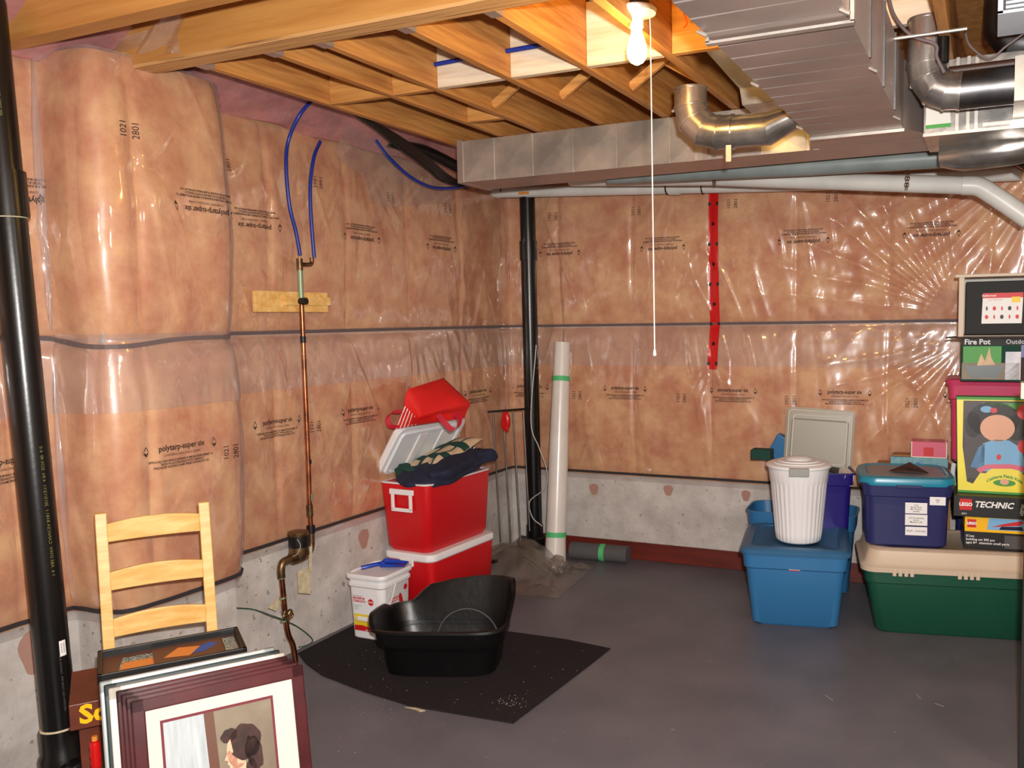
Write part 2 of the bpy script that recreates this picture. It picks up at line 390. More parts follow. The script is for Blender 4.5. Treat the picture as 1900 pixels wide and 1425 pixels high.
def off_batt(s, z):
    u1 = np.clip((z - Z0) / (ZM - Z0), 0, 1); u2 = np.clip((z - ZM) / (ZT - ZM), 0, 1)
    b = np.where(z < ZM, np.sin(PI * u1), np.sin(PI * np.clip(u2, 0, 1)) + .0) ; b = np.clip(b, 0, 1) ** .55
    n = vnoise(s * 2.2, z * 2.0, 1) * .03 + vnoise(s * 6, z * 5, 2) * .012
    seam = np.exp(-(((s - .18) % .58 - .29) / .018) ** 2) * .012
    return .010 + b * (.040 + n - seam)
def fan(s, z, s0, z0, R, k, amp, a0, a1, seed, r0=.05):
    dx, dz = s - s0, z - z0; r = np.hypot(dx, dz); a = np.degrees(np.arctan2(dz, dx)) % 360
    am = (a0 + a1) / 2; hw = (a1 - a0) / 2; wa = np.clip(1 - np.abs(((a - am + 180) % 360) - 180) / hw, 0, 1) ** .5
    f = np.abs(np.sin(np.radians(a) * k + vnoise(r * 2.2, a * .05, seed) * 1.8)); f = 1 - f ** .6
    return amp * f * wa * np.exp(-(r / R) ** 2) * np.clip(r / r0 - .3, 0, 1)
def wrinkle(s, z):
    w_ = fan(s, z, sB(-.18), 1.74, 1.6, 19, .028, 95, 178, 11, .3) + fan(s, z, sB(-.1), 1.62, 1.2, 15, .024, 182, 262, 12, .3)
    w_ += fan(s, z, sB(.35), 2.75, 1.6, 24, .018, 185, 262, 19, .3)
    w_ += fan(s, z, sB(-1.74), 1.45, .45, 10, .012, 200, 335, 13) + fan(s, z, sB(-2.0), 2.75, .9, 14, .010, 215, 300, 14, .2)
    w_ += fan(s, z, sL(4.1), 2.80, 1.2, 15, .011, 200, 330, 15, .2) + fan(s, z, sL(3.5), 1.86, .7, 13, .009, 0, 360, 16, .2)
    w_ += fan(s, z, sL(5.6), 2.6, 1.0, 12, .010, 220, 320, 17, .2) + fan(s, z, sL(3.35), .8, .8, 9, .008, 20, 160, 20, .2)
    # the sheet stands off in vertical creases at the inner corner of the pilaster
    v = np.exp(-((s - S_IN + .01) / .07) ** 2); w_ += v * (.022 + .02 * vnoise(s * 25, z * 5, 5))
    w_ += .014 * np.clip(vnoise(s * 9 + z * 1.5, z * 1.3, 6) - .12, 0, 1) * 2 + .003 * vnoise(s * 30, z * 9, 7)
    q = s + .35 * z + .12 * vnoise(s * 2, z * 2, 51); w_ += .010 * np.clip(1 - np.abs(vnoise(q * 7, z * 1.1, 52)) * 14, 0, 1) * np.clip(vnoise(s * 2.3, z * 1.7, 53) * 3 + .5, 0, 1)
    q = s - .5 * z + .12 * vnoise(s * 2, z * 2, 54); w_ += .009 * np.clip(1 - np.abs(vnoise(q * 6, z * 1.4, 55)) * 14, 0, 1) * np.clip(vnoise(s * 2.1, z * 1.9, 56) * 3 + .3, 0, 1)
    # taut at the straps
    k = np.clip(np.abs(z - ZM) / .05, .15, 1) * np.clip((z - .62) / .06, .1, 1)
    return w_ * k
def off_poly(s, z): return np.maximum(off_batt(s, z), .012) + .007 + wrinkle(s, z)
def surf(s, z, off):
    x, y, nx, ny = curve(s); return np.stack([x + nx * off, y + ny * off, z], -1)
s = np.arange(1.5, SS[-1] - .02, .03); z = np.linspace(.61, 2.80, 74); A, B = np.meshgrid(s, z, indexing='ij')
bt = thing('insulation', 'pink-orange fibreglass insulation batts covering the upper part of both walls', 'insulation', (0, 0, 0))
# individual batts: 0.58 m wide, two courses high
k = 0
s_edges = np.arange(1.5 + ((.47 - 1.5) % .58), SS[-1], .58)
for z0, z1 in ((.61, ZM), (ZM + .005, 2.80)):
    for a, b in zip(s_edges[:-1], s_edges[1:]):
        ss = np.linspace(a, b, 20); zz = np.linspace(z0, z1, 36); A, B = np.meshgrid(ss, zz, indexing='ij')
        grid('batt', surf(A, B, off_batt(A, B)), 'batt', bt, flip=True)
s = np.arange(2.2, SS[-1] - .02, .0125)
def sheet(name, z0, z1, extra, par):
    z = np.arange(z0, z1, .0125); A, B = np.meshgrid(s, z, indexing='ij'); return grid(name, surf(A, B, off_poly(A, B) + extra), 'poly', par, flip=True)
vb = thing('vapour_barrier', 'clear printed plastic vapour barrier stretched and wrinkled over the pink insulation', 'plastic sheet', (0, 0, 0))
sheet('upper_sheet', 1.42, 2.82, .003, vb); sheet('lower_sheet', .575, 1.73, 0, vb)
def on_sheet(s0, z0, flip=False, up=(0, 1)):
    g = -1 if flip else 1
    def f(x, y):
        ss = np.array([s0 + g * x]); zz = np.array([z0 + g * y]); o = off_poly(ss, zz) + .007; return Vector(surf(ss, zz, o)[0].tolist())
    def vec(x, y):
        x, y = (x, y) if up == (0, 1) else (-y, x)
        ss = s0 + g * x; zz = z0 + g * y; return surf(ss, zz, off_poly(ss, zz) + .007)
    f.vec = vec
    return f
def stamp(s0, z0, flip):
    f = lambda dx, dy: on_sheet(s0 + (-dx if flip else dx), z0 + (-dy if flip else dy), flip)
    text('polytarp-super six', .034, 'ink', 'print', vb, f(0, .045), bold=.0006, sx=.86)
    text('CONFORMS CAN/CGSB-51.34-M86', .013, 'ink', 'print', vb, f(0, .015), sx=.86)
    text('APPROVED FOR SURFACE BURNING & SMOKE DEVELOPMENT <5\nTESTED IN ACCORDANCE WITH CAN/ULC-S\nFIRE RATED BUILDING FLAME SPREAD RATING OF <150', .0125, 'ink', 'print', vb, f(0, -.02), bold=.0003, sx=.80)
    for sx in (-.155, .155):
        g = f(sx, .04); m_ = MB(); m_.poly([g(-.012, .0), g(0, .022), g(.012, 0), g(.009, 0), g(0, .016), g(-.009, 0)]); m_.poly([g(-.012, -.004), g(0, -.022), g(.012, -.004), g(.004, -.004), g(0, -.010), g(-.004, -.004)]); m_.build('print', 'ink', vb)
def stamp2(s0, z0, flip):
    for dx in (-.025, .025):
        f = on_sheet(s0 + dx, z0, up=(1, 0)); text('1021' if dx < 0 else '2801', .034, 'ink', 'print', vb, f)
sP = sP_(2.52)
for sc in (sL(2.0), sP - .02, sL(3.39), sL(4.02), sL(5.30), sB(-3.24) + .06, sB(-2.40), sB(-1.60), sB(-.86), sB(-.1)): stamp(sc, 1.215, False)
for sc in (sP + .22, sL(3.66), sL(4.5), sB(-2.78), sB(-1.97), sB(-1.21), sB(-.45)): stamp2(sc, 1.20, False)
for sc in (sL(2.1), sP + .16, sL(3.3), sL(4.1), sL(4.9), sB(-2.9), sB(-2.1), sB(-1.13), sB(-.35)): stamp(sc, 2.28, True)
for sc in (sP - .16, sL(3.13), sL(3.75), sL(4.4), sL(5.0), sB(-2.95), sB(-2.3), sB(-1.6), sB(-.95)): stamp2(sc, 2.51, True)
# straps (acoustic sealant and staple strip) pinning the sheet
def strip(name, z0, h, m, t=.006, s0=2.3, s1=SS[-1] - .05, dz=None):
    ss = np.arange(s0, s1, .03); rows = []
    zc = z0 + (dz(ss) if dz else 0)
    for o_, zz in ((.0, -h / 2), (t, -h / 2), (t, h / 2), (.0, h / 2)):
        zz = zc + zz + 0 * ss; rows.append(surf(ss, zz, off_poly(ss, zz) + .003 + o_))
    P = np.stack(rows, 1); m_ = MB(); m_.loops([[tuple(q) for q in r] for r in P]); return m_.build(name, m)
o = strip('sealant_strip', 1.712, .017, 'strap_grey', dz=lambda q: .012 * np.sin(q * 1.9) * (q < S_B - 3) - .035 * np.exp(-((q - S_OUT) / .22) ** 2)); tag(o, 'dark grey sealant strip running along both walls at mid height, over the insulation', 'strip')
o = strip('sealant_strip', .63, .018, 'strip_dark'); tag(o, 'black sealant strip along the lower edge of the plastic sheet above the bare concrete', 'strip')
# loose skirt of sheet below the strip is part of lower_sheet (z .575-.62)

# insulation in the joist ends above the left wall, with its own sheet
def rimsheet(name, y0, y1, m, par, d, A_=.02):
    ys = np.arange(y0, y1, .025); ts = np.linspace(0, 1, 22); Y, T = np.meshgrid(ys, ts, indexing='ij')
    Z = 2.76 + T * .25 + A_ * .5 * vnoise(Y * 4, T * 3, 31); X = XW + .05 + T * .30 + A_ * 2 * vnoise(Y * 5, T * 4, 32) + .05 * np.sin(PI * T) + d
    return grid(name, np.stack([X, Y, Z], -1), m, par)
o = rimsheet('rim_insulation', 1.4, 5.7, 'batt_pink', None, 0, .03); tag(o, 'dark pink insulation stuffed above the left wall beside the joists', 'insulation')
o = rimsheet('rim_plastic', 1.4, 5.7, 'poly_clear', None, .015, .035); tag(o, 'clear crinkled plastic over the dark pink insulation above the left wall', 'plastic sheet')

# ------------------------------------------------------------------ ceiling timber
def timber(name, label, cat, a, b, m, group=None):
    a, b = Vector(a), Vector(b); c = (a + b) / 2; r = MB(Matrix.Translation(-c)).box(a, b, .004).build(name, m); r.location = c
    return tag(r, label, cat, group)
timber('header_beam', 'solid wood header beam at the top left corner, nearest the camera', 'beam', (XW, 2.06, ZJ + .016), (-1.3, 2.14, ZS), 'lvl')
# laminated beam: plies seen on its underside
bm_ = thing('laminated_beam', 'big laminated timber beam crossing the top of the picture, joists hang from it', 'beam', (-1.4, 2.44, ZJ))
for i in range(2):
    MB().box((-1.9, i * .044, .0), (2.6, i * .044 + .042, .262)).build('ply', 'lvl', bm_)
MB().box((-1.9, -.002, -.003), (2.6, .088, .010)).build('underside', 'lvl_edge', bm_)
JX = [-2.85, -2.495, -2.255, -1.89, -1.54, -1.18]
nm = ['nearest the left wall', 'second from the left wall', 'third from the left wall', 'fourth from the left wall', 'left of the lit bulb', 'just right of the lit bulb']
for i, x in enumerate(JX + [-.2, .25, .7, 1.2]):
    if i < 6: lb = 'ceiling joist running to the back wall, ' + nm[i]
    else: lb = 'ceiling joist above the ducts at the right, %s' % ['beside the duct side', 'above the elbow', 'near the white grille', 'beyond the grille'][i - 6]
    j = thing('ceiling_joist', lb, 'joist', (x, 2.53, ZJ), 0, 'ceiling joists')
    MB().box((0, 0, 0), (.038, 3.25, .262), .003).build('board', 'wood_y', j)
    h = MB()      # steel hanger
    h.box((-.003, -.002, -.003), (.041, .055, 0)).box((-.003, -.002, 0), (0, .055, .17)).box((.038, -.002, 0), (.041, .055, .17)).build('hanger', 'steel_flat', j)
# solid blocking in a row, and X-bridging behind it
for i, (a, b) in enumerate(zip(JX[:-1] + [JX[5]], JX[1:] + [-.86])):
    nmz = ['between the first two joists', 'between the second and third joists', 'above the blue pipe, third bay', 'above the blue pipe, fourth bay', 'behind the lit bulb', 'right of the lit bulb, glowing yellow'][i]
    timber('blocking_board', 'short pale blocking board ' + nmz, 'blocking', (a + .039, 3.235, ZJ + (.0 if i != 2 else .002)), (b - .001, 3.272, ZS - .02), 'board_pale' if i in (2, 3, 4) else 'wood_x', 'blocking boards in the row')
timber('blocking_board', 'short wooden blocking board further back in the second bay', 'blocking', (JX[1] + .039, 3.84, ZJ), (JX[2] - .001, 3.878, ZS - .03), 'wood_x', 'blocking boards in the row')
timber('blocking_board', 'wide pale board between joists right of the wide duct', 'blocking', (-.80, 3.56, 2.845), (-.21, 3.60, ZS), 'board_pale', 'blocking boards in the row')
for i, (a, b) in enumerate(zip(JX[2:], JX[3:] + [-.86])):
    if i > 2: break
    for kx, (p, q, y) in enumerate((((a + .04, 0, ZJ + .025), (b - .002, 0, ZS - .04), 3.70), ((a + .04, 0, ZS - .04), (b - .002, 0, ZJ + .03), 3.76))):
        o = MB().bar((p[0], y, p[2]), (q[0], y, q[2]), .04, .02, (0, 1, 0)).build('bridging_strut', 'wood_x')
        tag(o, ['wooden bridging strut rising to the right', 'wooden bridging strut falling to the right'][kx] + ', ' + ['third joist bay', 'fourth joist bay', 'bay behind the bulb'][i], 'strut', 'bridging struts')
# poly-wrapped grey pipe in the second bay, and blocking at wall
o = MB().tube([(-2.66, 3.35, 2.90), (-2.66, 5.2, 2.90)], .055, 14).build('wrapped_pipe', 'pvc_grey', smooth=True); tag(o, 'grey pipe in loose plastic lying between the first two joists', 'pipe')

# ------------------------------------------------------------------ lamp
lp = thing('ceiling_lamp', 'bare glowing bulb in a white porcelain holder with a long pull cord', 'lamp', (-1.135, 2.86, 2.81))
MB().lathe([(.001, .03), (.045, .03), (.048, .0), (.05, -.004), (.001, -.004)], seg=24).build('junction_box', 'steel_dull', lp, True)
MB().lathe([(.001, .0), (.066, .0), (.070, -.006), (.066, -.018), (.034, -.028), (.025, -.034), (.024, -.062), (.001, -.062)], seg=32).build('lampholder', 'porcelain', lp, True)
MB().lathe([(.001, -.060), (.017, -.062), (.019, -.08), (.026, -.10), (.033, -.125), (.035, -.145), (.032, -.163), (.022, -.178), (.008, -.186), (.001, -.187)], seg=24).build('bulb', 'bulb_glow', lp, True)
MB().lathe([(.001, .06), (.009, .06), (.009, .02), (.001, .02)], c=(.0, 0, -.10)).build('bulb_cap', 'steel', lp, True)
pc = MB().tube([(.055, -.02, -.02), (.062, -.03, -.10), (.067, -.035, -1.17)], .0022, 6).build('pull_cord', 'cord', lp, True)
MB().lathe([(.001, -1.165), (.004, -1.166), (.006, -1.185), (.003, -1.188), (.001, -1.188)], c=(.067, -.035, 0), seg=10).build('cord_end', 'white_plastic', lp, True)
o = MB().tube([at(1258, -6, 1, 3.18), at(1266, 20, 1, 3.18), at(1275, 42, 1, 3.18), at(1268, 52, 1, 3.18)], .004, 6, smooth=4).build('orange_wire', 'orange_wire', None, True); tag(o, 'short orange wire end hanging against the yellow-lit blocking board', 'wire')

# ------------------------------------------------------------------ sheet metal ducts
YD = 4.20
d1 = thing('crosswise_duct', 'long shiny rectangular duct running below the joists along the back', 'duct', (-2.72, YD, 2.53))
W_ = [-.0, .20, .44, .68, .93, 1.22, 1.55, 1.9, 2.3, 2.75, 3.3]
m_ = MB()
for a, b in zip(W_[:-1], W_[1:]):
    m_ = MB(); dd = .004
    # cross-broken panel
    V = [(a, 0, 0), (b, 0, 0), (b, 0, .225), (a, 0, .225), ((a + b) / 2, -dd * 1.6, .11)]
    m_.add(V, [(0, 1, 4), (1, 2, 4), (2, 3, 4), (3, 0, 4)]); m_.build('panel', 'steel', d1)
    MB().box((b - .003, -.005, 0), (b + .003, .001, .225)).build('seam', 'steel', d1)
MB().box((0, .001, 0), (3.3, .30, .224)).build('duct_body', 'steel_flat', d1)
MB().box((-.035, -.006, -.004), (0, .31, .232)).build('end_flange', 'steel_flat', d1)
for x in (1.33, 1.40, 1.66, 1.94):
    MB().box((x, -.016, -.004), (x + .028, -.006, .235)).build('strap', 'steel_flat', d1)
D2Z = 2.49
d2 = thing('main_duct', 'wide ribbed sheet metal trunk duct coming toward the camera', 'duct', (-.70, 3.72, D2Z))
Y2 = -4.6
MB().box((0, Y2, .004), (.36, 0, .27)).build('duct_body', 'steel_flat', d2)
y = 0; n_ = 0
while y > Y2 + .2:                       # ribbed underside: one pan per rib
    yb = y - .123; m_ = MB(); m_.loops([[(0.0, y, .004), (0, y - .002, .001), (0, yb + .03, .0), (0, yb + .006, -.001), (0, yb, .004)], [(.36, y, .004), (.36, y - .002, .001), (.36, yb + .03, .001), (.36, yb + .006, .0015), (.36, yb, .004)]])
    m_.build('rib_pan', 'steel_flat', d2); y = yb
for yy in (-1.42, -3.1):
    m_ = MB(); m_.box((-.012, yy - .012, -.014), (.372, yy + .012, -.007)).box((-.012, yy - .012, -.01), (-.002, yy + .012, .27)).box((.362, yy - .012, -.01), (.372, yy + .012, .27)); m_.build('slip_joint', 'steel', d2)
MB().box((-.006, -.012, -.012), (.366, .004, .0)).build('end_bead', 'steel', d2)
for x in (.0, .36):
    for yy in (-.25, -.95, -1.5): MB().tube([(x - .012, yy, .0), (x + .012, yy, -.014)], .005, 6).build('screw', 'steel', d2)
for yy in (-.35, -.7, -1.05, -1.4, -1.9, -2.3): MB().box((.36, yy - .008, .0), (.366, yy + .008, .27)).build('side_rib', 'steel_dull', d2)
tr_ = MB().loops([[(0, 0, 0), (.36, 0, 0), (.36, 0, .27), (0, 0, .27)], [(-.10, YD - 3.72, .04), (.50, YD - 3.72, .04), (.50, YD - 3.72, .26), (-.10, YD - 3.72, .26)]]).build('transition', 'steel_flat', d2)
# round branch with adjustable elbow on the left
e1 = thing('branch_duct', 'round galvanised branch duct with an elbow joining the left side of the wide duct', 'duct', (-1.03, 3.52, 2.495))
r_ = .068
P = [Vector(p) for p in ((-.13, .0, .20), (-.13, .0, .13), (-.115, 0, .075), (-.07, 0, .03), (-.01, 0, .012), (.05, 0, .01))]
gores(P, r_, e1)
MB().tube([(.05, 0, .01), (.20, 0, .008)], r_ - .003, 24).build('pipe', 'steel_pipe', e1, True)
m_ = MB(); L_ = []
for t, x in ((0, .2), (.5, .28), (1, .36)):
    L_.append([(x, r_ * math.cos(a), .008 + .055 * t + (r_ * (1 - .4 * t)) * math.sin(a)) for a in [2 * PI * k / 24 for k in range(24)]])
m_.loops(L_).build('collar', 'steel_pipe', e1, True)
MB().tube([(-.21, 0, .12), (-.14, -.03, .14)], .006, 6).build('damper_handle', 'steel', e1)
MB().box((.04, -.072, -.12), (.062, -.068, -.055)).build('hanger_strap', 'steel_flat', e1)
# another boot and stack in the joist bay right of the bulb
o = MB().loops([[(-1.10, 3.40, 3.02), (-.71, 3.40, 3.02), (-.71, 3.75, 3.02), (-1.10, 3.75, 3.02)], [(-1.09, 3.42, 2.84), (-.71, 3.42, 2.84), (-.71, 3.8, 2.84), (-1.09, 3.8, 2.84)], [(-.98, 3.62, 2.70), (-.71, 3.62, 2.70), (-.71, 3.9, 2.70), (-.98, 3.9, 2.70)], [(-.98, 3.66, 2.64), (-.71, 3.66, 2.64), (-.71, 3.9, 2.64), (-.98, 3.9, 2.64)]]).build('duct_boot', 'steel', None, bevel=.003); tag(o, 'shiny metal duct boot in the joist bay between bulb and wide duct', 'duct')
# right hand equipment
o = thing('plenum_box', 'bright sheet metal plenum box behind the right elbow', 'duct', (-.27, 3.80, 2.47)); pb = o
MB().box((0, 0, 0), (.75, .40, .29), .004).build('box_body', 'steel_pipe', pb)
for x in (.12, .16, .19, .46): MB().box((x, -.006, -.002), (x + .012, 0, .29)).build('seam', 'steel', pb)
MB().box((.0, -.01, -.006), (.75, .0, .006)).build('bottom_flange', 'steel', pb)
MB().box((.22, -.012, .018), (.43, -.004, .026)).build('slide_rod', 'steel', pb)
f = planefn((.055, -.003, .085), (1, 0, 0), (0, 0, 1)); MB().poly([f(-.045, -.06), f(.05, -.06), f(.045, .0), f(-.045, .06)]).build('paper_label', 'off_white', pb); MB().poly([f(-.045, -.06) + Vector((0, -.001, 0)), f(.05, -.06) + Vector((0, -.001, 0)), f(.05, -.045) + Vector((0, -.001, 0)), f(-.045, -.045) + Vector((0, -.001, 0))]).build('label_stripe', 'green_print', pb)
e2 = thing('elbow_duct', 'shiny round elbow duct turning from vertical to horizontal at the upper right', 'duct', (-.245, 3.55, 2.585))
P = [Vector(p) for p in ((0, 0, .26), (0, 0, .10), (.008, 0, .05), (.035, 0, .01), (.075, 0, -.008), (.12, 0, -.012))]
gores(P, .067, e2)
MB().tube([(.12, 0, -.012), (.30, 0, -.012)], .068, 24).build('pipe', 'steel_dull', e2, True)
MB().box((.30, -.075, -.085), (.75, .24, .07)).build('takeoff_box', 'steel', e2)
e3 = tag(MB().tube([(.02, 3.9, 3.02), (.02, 3.88, 2.86), (.06, 3.86, 2.80), (.14, 3.86, 2.79), (.5, 3.86, 2.79)], .075, 24).build('round_duct', 'steel_dull', None, True), 'dark round duct bending behind the white grille', 'duct')
tag(MB().tube([(-.22, 4.16, 2.44), (.0, 4.12, 2.44), (.13, 4.12, 2.455), (.22, 4.12, 2.50)], [.045] + [.06] + [.07] * 13 + [.06], 20, smooth=5).build('oval_duct', 'steel_pipe', None, True), 'low rounded piece of shiny duct under the plenum box', 'duct')
v_ = thing('vent_grille', 'white ribbed metal vent box at the top right edge', 'vent', (.0, 3.30, 2.755))
MB().box((0, 0, 0), (.36, .25, .2), .003).build('box_body', 'grey_foam', v_)
MB().box((-.004, -.01, -.004), (.012, .25, .204)).build('side_frame', 'grille_white', v_); MB().box((-.004, -.01, -.006), (.364, .25, .004)).build('bottom_frame', 'grille_white', v_)
for k in range(13): MB().box((.02, -.008, .010 + k * .0145), (.35, .001, .019 + k * .0145)).build('slat', 'grille_white', v_)
tag(MB().tube([(-.185, 3.5, 3.0), (-.185, 3.5, 2.67)], .022, 14).build('black_pipe', 'abs', None, True), 'thin black vertical pipe at the upper right in front of the elbow duct', 'pipe')
tag(MB().tube([(-.17, 3.62, 2.665), (.5, 3.62, 2.665)], .018, 14).build('iron_pipe', 'cable_brown', None, True), 'brown horizontal pipe lying over the upper right duct', 'pipe')
tag(MB().tube([(-.39, 3.35, 2.735), (-.10, 3.35, 2.735)], .006, 8).build('hanger_rod', 'steel', None, True), 'thin steel rod crossing in front of the upper right elbow', 'rod')
tag(MB().tube([at(1648, -8, 1, 3.4), at(1660, 30, 1, 3.4), at(1690, 65, 1, 3.4), at(1735, 82, 1, 3.4), at(1738, 105, 1, 3.4), at(1752, 135, 1, 3.4)], .006, 8, smooth=6).build('grey_cable', 'strap_grey', None, True), 'grey cable looping down beside the ribbed duct side', 'cable')
tag(MB().tube([at(1790, 55, 1, 3.6), at(1800, 85, 1, 3.6), at(1835, 108, 1, 3.6), at(1868, 85, 1, 3.6), at(1900, 62, 1, 3.6)], .004, 8, smooth=6).build('grey_cable', 'strap_grey', None, True), 'grey cable loop hanging under the white vent grille', 'cable')
tag(MB().tube([at(1745, 272, 1, 4.3), at(1790, 275, 1, 4.3), at(1850, 288, 1, 4.3), at(1905, 318, 1, 4.3)], .005, 8, smooth=6).build('copper_tube', 'copper', None, True), 'thin copper tube curving down at the right edge below the ducts', 'pipe')
tag(MB().tube([at(1780, 262, 1, 4.5), at(1840, 268, 1, 4.5), at(1910, 300, 1, 4.5)], .05, 14, smooth=5).build('insulated_line', 'dark_rubber', None, True), 'thick black insulated line at the right edge behind the copper tube', 'pipe')

# ------------------------------------------------------------------ drain pipes
p1 = thing('white_drain_pipe', 'white plastic drain pipe nearest the back wall, passing behind the black pipe', 'pipe', (-3.30, 5.58, 2.69))
W0 = Vector((-3.30, 5.58, 2.69)); A1 = at(905, 352, 1, 5.58); A2 = at(920, 357, 1, 5.58); A3 = at(1500, 342, 1, 5.58); A4 = at(1895, 322, 1, 5.58)
MB().tube([A2 - W0, A3 - W0, A4 - W0], .041, 20).build('pipe', 'pvc', p1, True)
MB().tube([A1 + Vector((-.04, 0, .05)) - W0, A1 + Vector((-.02, 0, .005)) - W0, A2 + Vector((0.03, 0, .0)) - W0], .046, 20, smooth=5).build('elbow', 'pvc', p1, True)
for px in (1252,):
    c = at(px, 349, 1, 5.58) - W0; MB().tube([c - Vector((.035, 0, -.002)), c + Vector((.035, 0, -.002))], .047, 20).build('coupling', 'pvc', p1, True)
for px, wd in ((924, .006), (934, .004), (1238, .005), (1304, .004)):
    c = at(px, 355 - (px - 924) * .018, 1, 5.58) - W0; MB().tube([c - Vector((wd, 0, 0)), c + Vector((wd, 0, 0))], .0425, 20).build('ink_ring', 'black_print', p1, True)
c = at(967, 357, 1, 5.50) - W0; MB().box((c.x - .04, -.048, c.z - .008), (c.x + .04, -.038, c.z + .008)).build('orange_print', 'orange_print', p1)
p2 = thing('sloping_drain_pipe', 'thick white plastic drain pipe hung on chains, bending down at the right edge', 'pipe', (-.8, 5.1, 2.5))
W0 = Vector((-.8, 5.1, 2.5)); Q = [at(1060, 333, 1, 5.3), at(1320, 330, 1, 5.1), at(1788, 344, 1, 4.9)]
MB().tube([q - W0 for q in Q], .046, 20).build('pipe', 'pvc', p2, True)
Q2 = [at(1786, 344, 1, 4.9), at(1815, 346, 1, 4.9), at(1840, 360, 1, 4.9), at(1870, 380, 1, 4.9), at(1910, 408, 1, 4.9)]
MB().tube([q - W0 for q in Q2], .049, 20, smooth=4).build('elbow', 'pvc', p2, True)
tag(MB().tube([at(1130, 325, 1, 4.75), at(1500, 308, 1, 4.75), at(1880, 284, 1, 4.75)], .052, 20).build('grey_pipe', 'pvc_grey', None, True), 'greenish grey pipe between the crosswise duct and the white drain pipes', 'pipe')
def chain(p, q, label):
    p, q = Vector(p), Vector(q); n = int((q - p).length / .016); m_ = MB()
    for i in range(n):
        c = p.lerp(q, (i + .5) / n); d = (q - p).normalized(); sd = Vector((1, 0, 0)) if i % 2 else Vector((0, 1, 0)); 
        m_.tube([c + (d * math.cos(t) * .011 + sd * math.sin(t) * .006) for t in [k * PI / 4 for k in range(9)]], .0022, 5)
    return tag(m_.build('hanging_chain', 'chain'), label, 'chain', None, None)
chain(at(1316, 290, 1, 5.05), at(1324, 344, 1, 5.04), 'rusty chain holding the white drain pipe, left one')
chain(at(1330, 290, 1, 5.05), at(1326, 344, 1, 5.04), 'rusty chain doubled beside the left chain around the drain pipe')
chain(at(1686, 250, 1, 4.86), at(1680, 352, 1, 4.84), 'rusty chain holding the white drain pipe, right one')
chain(at(1692, 275, 1, 4.86), at(1683, 352, 1, 4.84), 'short doubled length of rusty chain beside the right chain')

# black pipes
bp = thing('drain_stack', 'black plastic drain pipe standing in the back corner behind the white roll', 'pipe', (-3.10, 5.62, 0))
MB().tube([(0, 0, .10), (0, 0, 2.9)], .056, 24).build('pipe', 'abs', bp, True)
MB().tube([(0, 0, 2.19), (0, 0, 2.33)], .064, 24).build('coupling', 'abs', bp, True)
MB().lathe([(.062, .0), (.072, .03), (.072, .13), (.063, .14), (.063, .23), (.056, .235)], seg=24).build('base_fitting', 'abs', bp, True)
MB().lathe([(.05, -.03), (.055, -.12), (.03, -.14)], (0, 0, .08), 20, 'X').build('cleanout', 'abs', bp, True)
tag(MB().tube([at(995, 640, 1, 5.5), at(985, 780, 1, 5.52), at(1000, 830, 1, 5.5), at(1014, 870, 1, 5.48), at(1012, 905, 1, 5.5), at(983, 930, 1, 5.54), at(988, 960, 1, 5.5), at(1006, 976, 1, 5.5)], .004, 8, smooth=6).build('white_cable', 'cable_white', None, True), 'thin white cable hanging loosely around the black corner pipe', 'cable')
B0 = Vector((-3.065, 1.965, 0)); lpipe = thing('soil_pipe', 'large black plastic soil pipe standing at the left edge of the picture', 'pipe', B0); lpipe.rotation_euler = (0, -.042, 0)
MB().tube([(0, 0, .30), (0, 0, 3.02)], .057, 32).build('pipe', 'abs', lpipe, True)
MB().tube([(0, 0, 2.14), (0, 0, 2.30)], .066, 32).build('coupling', 'abs', lpipe, True)
MB().lathe([(.0575, 2.137), (.0585, 2.140), (.0575, 2.143)], seg=32, cap=False).build('glue_ring', 'tag_paper', lpipe, True)
MB().lathe([(.0660, .298), (.0600, .304), (.0575, .306)], seg=32, cap=False).build('glue_ring', 'tag_paper', lpipe, True)
MB().lathe([(.066, 0), (.066, .05), (.076, .07), (.076, .20), (.066, .22), (.066, .30), (.057, .302)], seg=32).build('tee_fitting', 'abs', lpipe, True)
MB(Matrix.Rotation(math.radians(-10), 4, 'Z')).lathe([(.045, .03), (.056, .07), (.056, .11), (.064, .112), (.064, .15), (.055, .155), (.001, .155)], (0, 0, .14), 28, 'X').build('cleanout_cap', 'abs', lpipe, True)
MB(Matrix.Rotation(math.radians(-10), 4, 'Z')).box((.15, -.028, .13), (.168, .028, .15), .003).build('cap_lug', 'abs', lpipe)
# printed line and sticker on the pipe, facing the camera side
th = math.atan2(-1.965, 3.07)
def cyl(a0, z0, r=.0578): return lambda x, y: Vector((r * math.cos(a0 + y / r), r * math.sin(a0 + y / r), z0 + x))
text('1 6  ABS DWV  CAN/CSA B181.1  2015/12/11  4 IN  SCH 40  6 0', .015, 'pipe_print', 'print', lpipe, cyl(th + .50, 1.10), sx=1.15)
text('ABS DWV CELL CORE PIPE  CAN/CSA B181.1', .010, 'grey_foam', 'print', lpipe, cyl(th + .40, .48), sx=1.1)
text('ABS DWV  CAN/CSA B181.1  1 0000  LISTED PIPE', .012, 'pipe_print', 'print', lpipe, cyl(th + .15, 2.62), sx=1.1)
f = cyl(th + .62, .60, .0581); m_ = MB(); m_.loops([[f(-.028, y) for y in (-.012, -.006, 0, .006, .012)], [f(.028, y) for y in (-.012, -.006, 0, .006, .012)]], False, False)
m_.build('bar_code_label', 'white_print', lpipe, True)
for k in range(6): f2 = cyl(th + .62, .60, .0584); MB().poly([f2(-.015 + k * .006, -.007), f2(-.0125 + k * .006, -.007), f2(-.0125 + k * .006, .007), f2(-.015 + k * .006, .007)]).build('bar', 'black_print', lpipe)
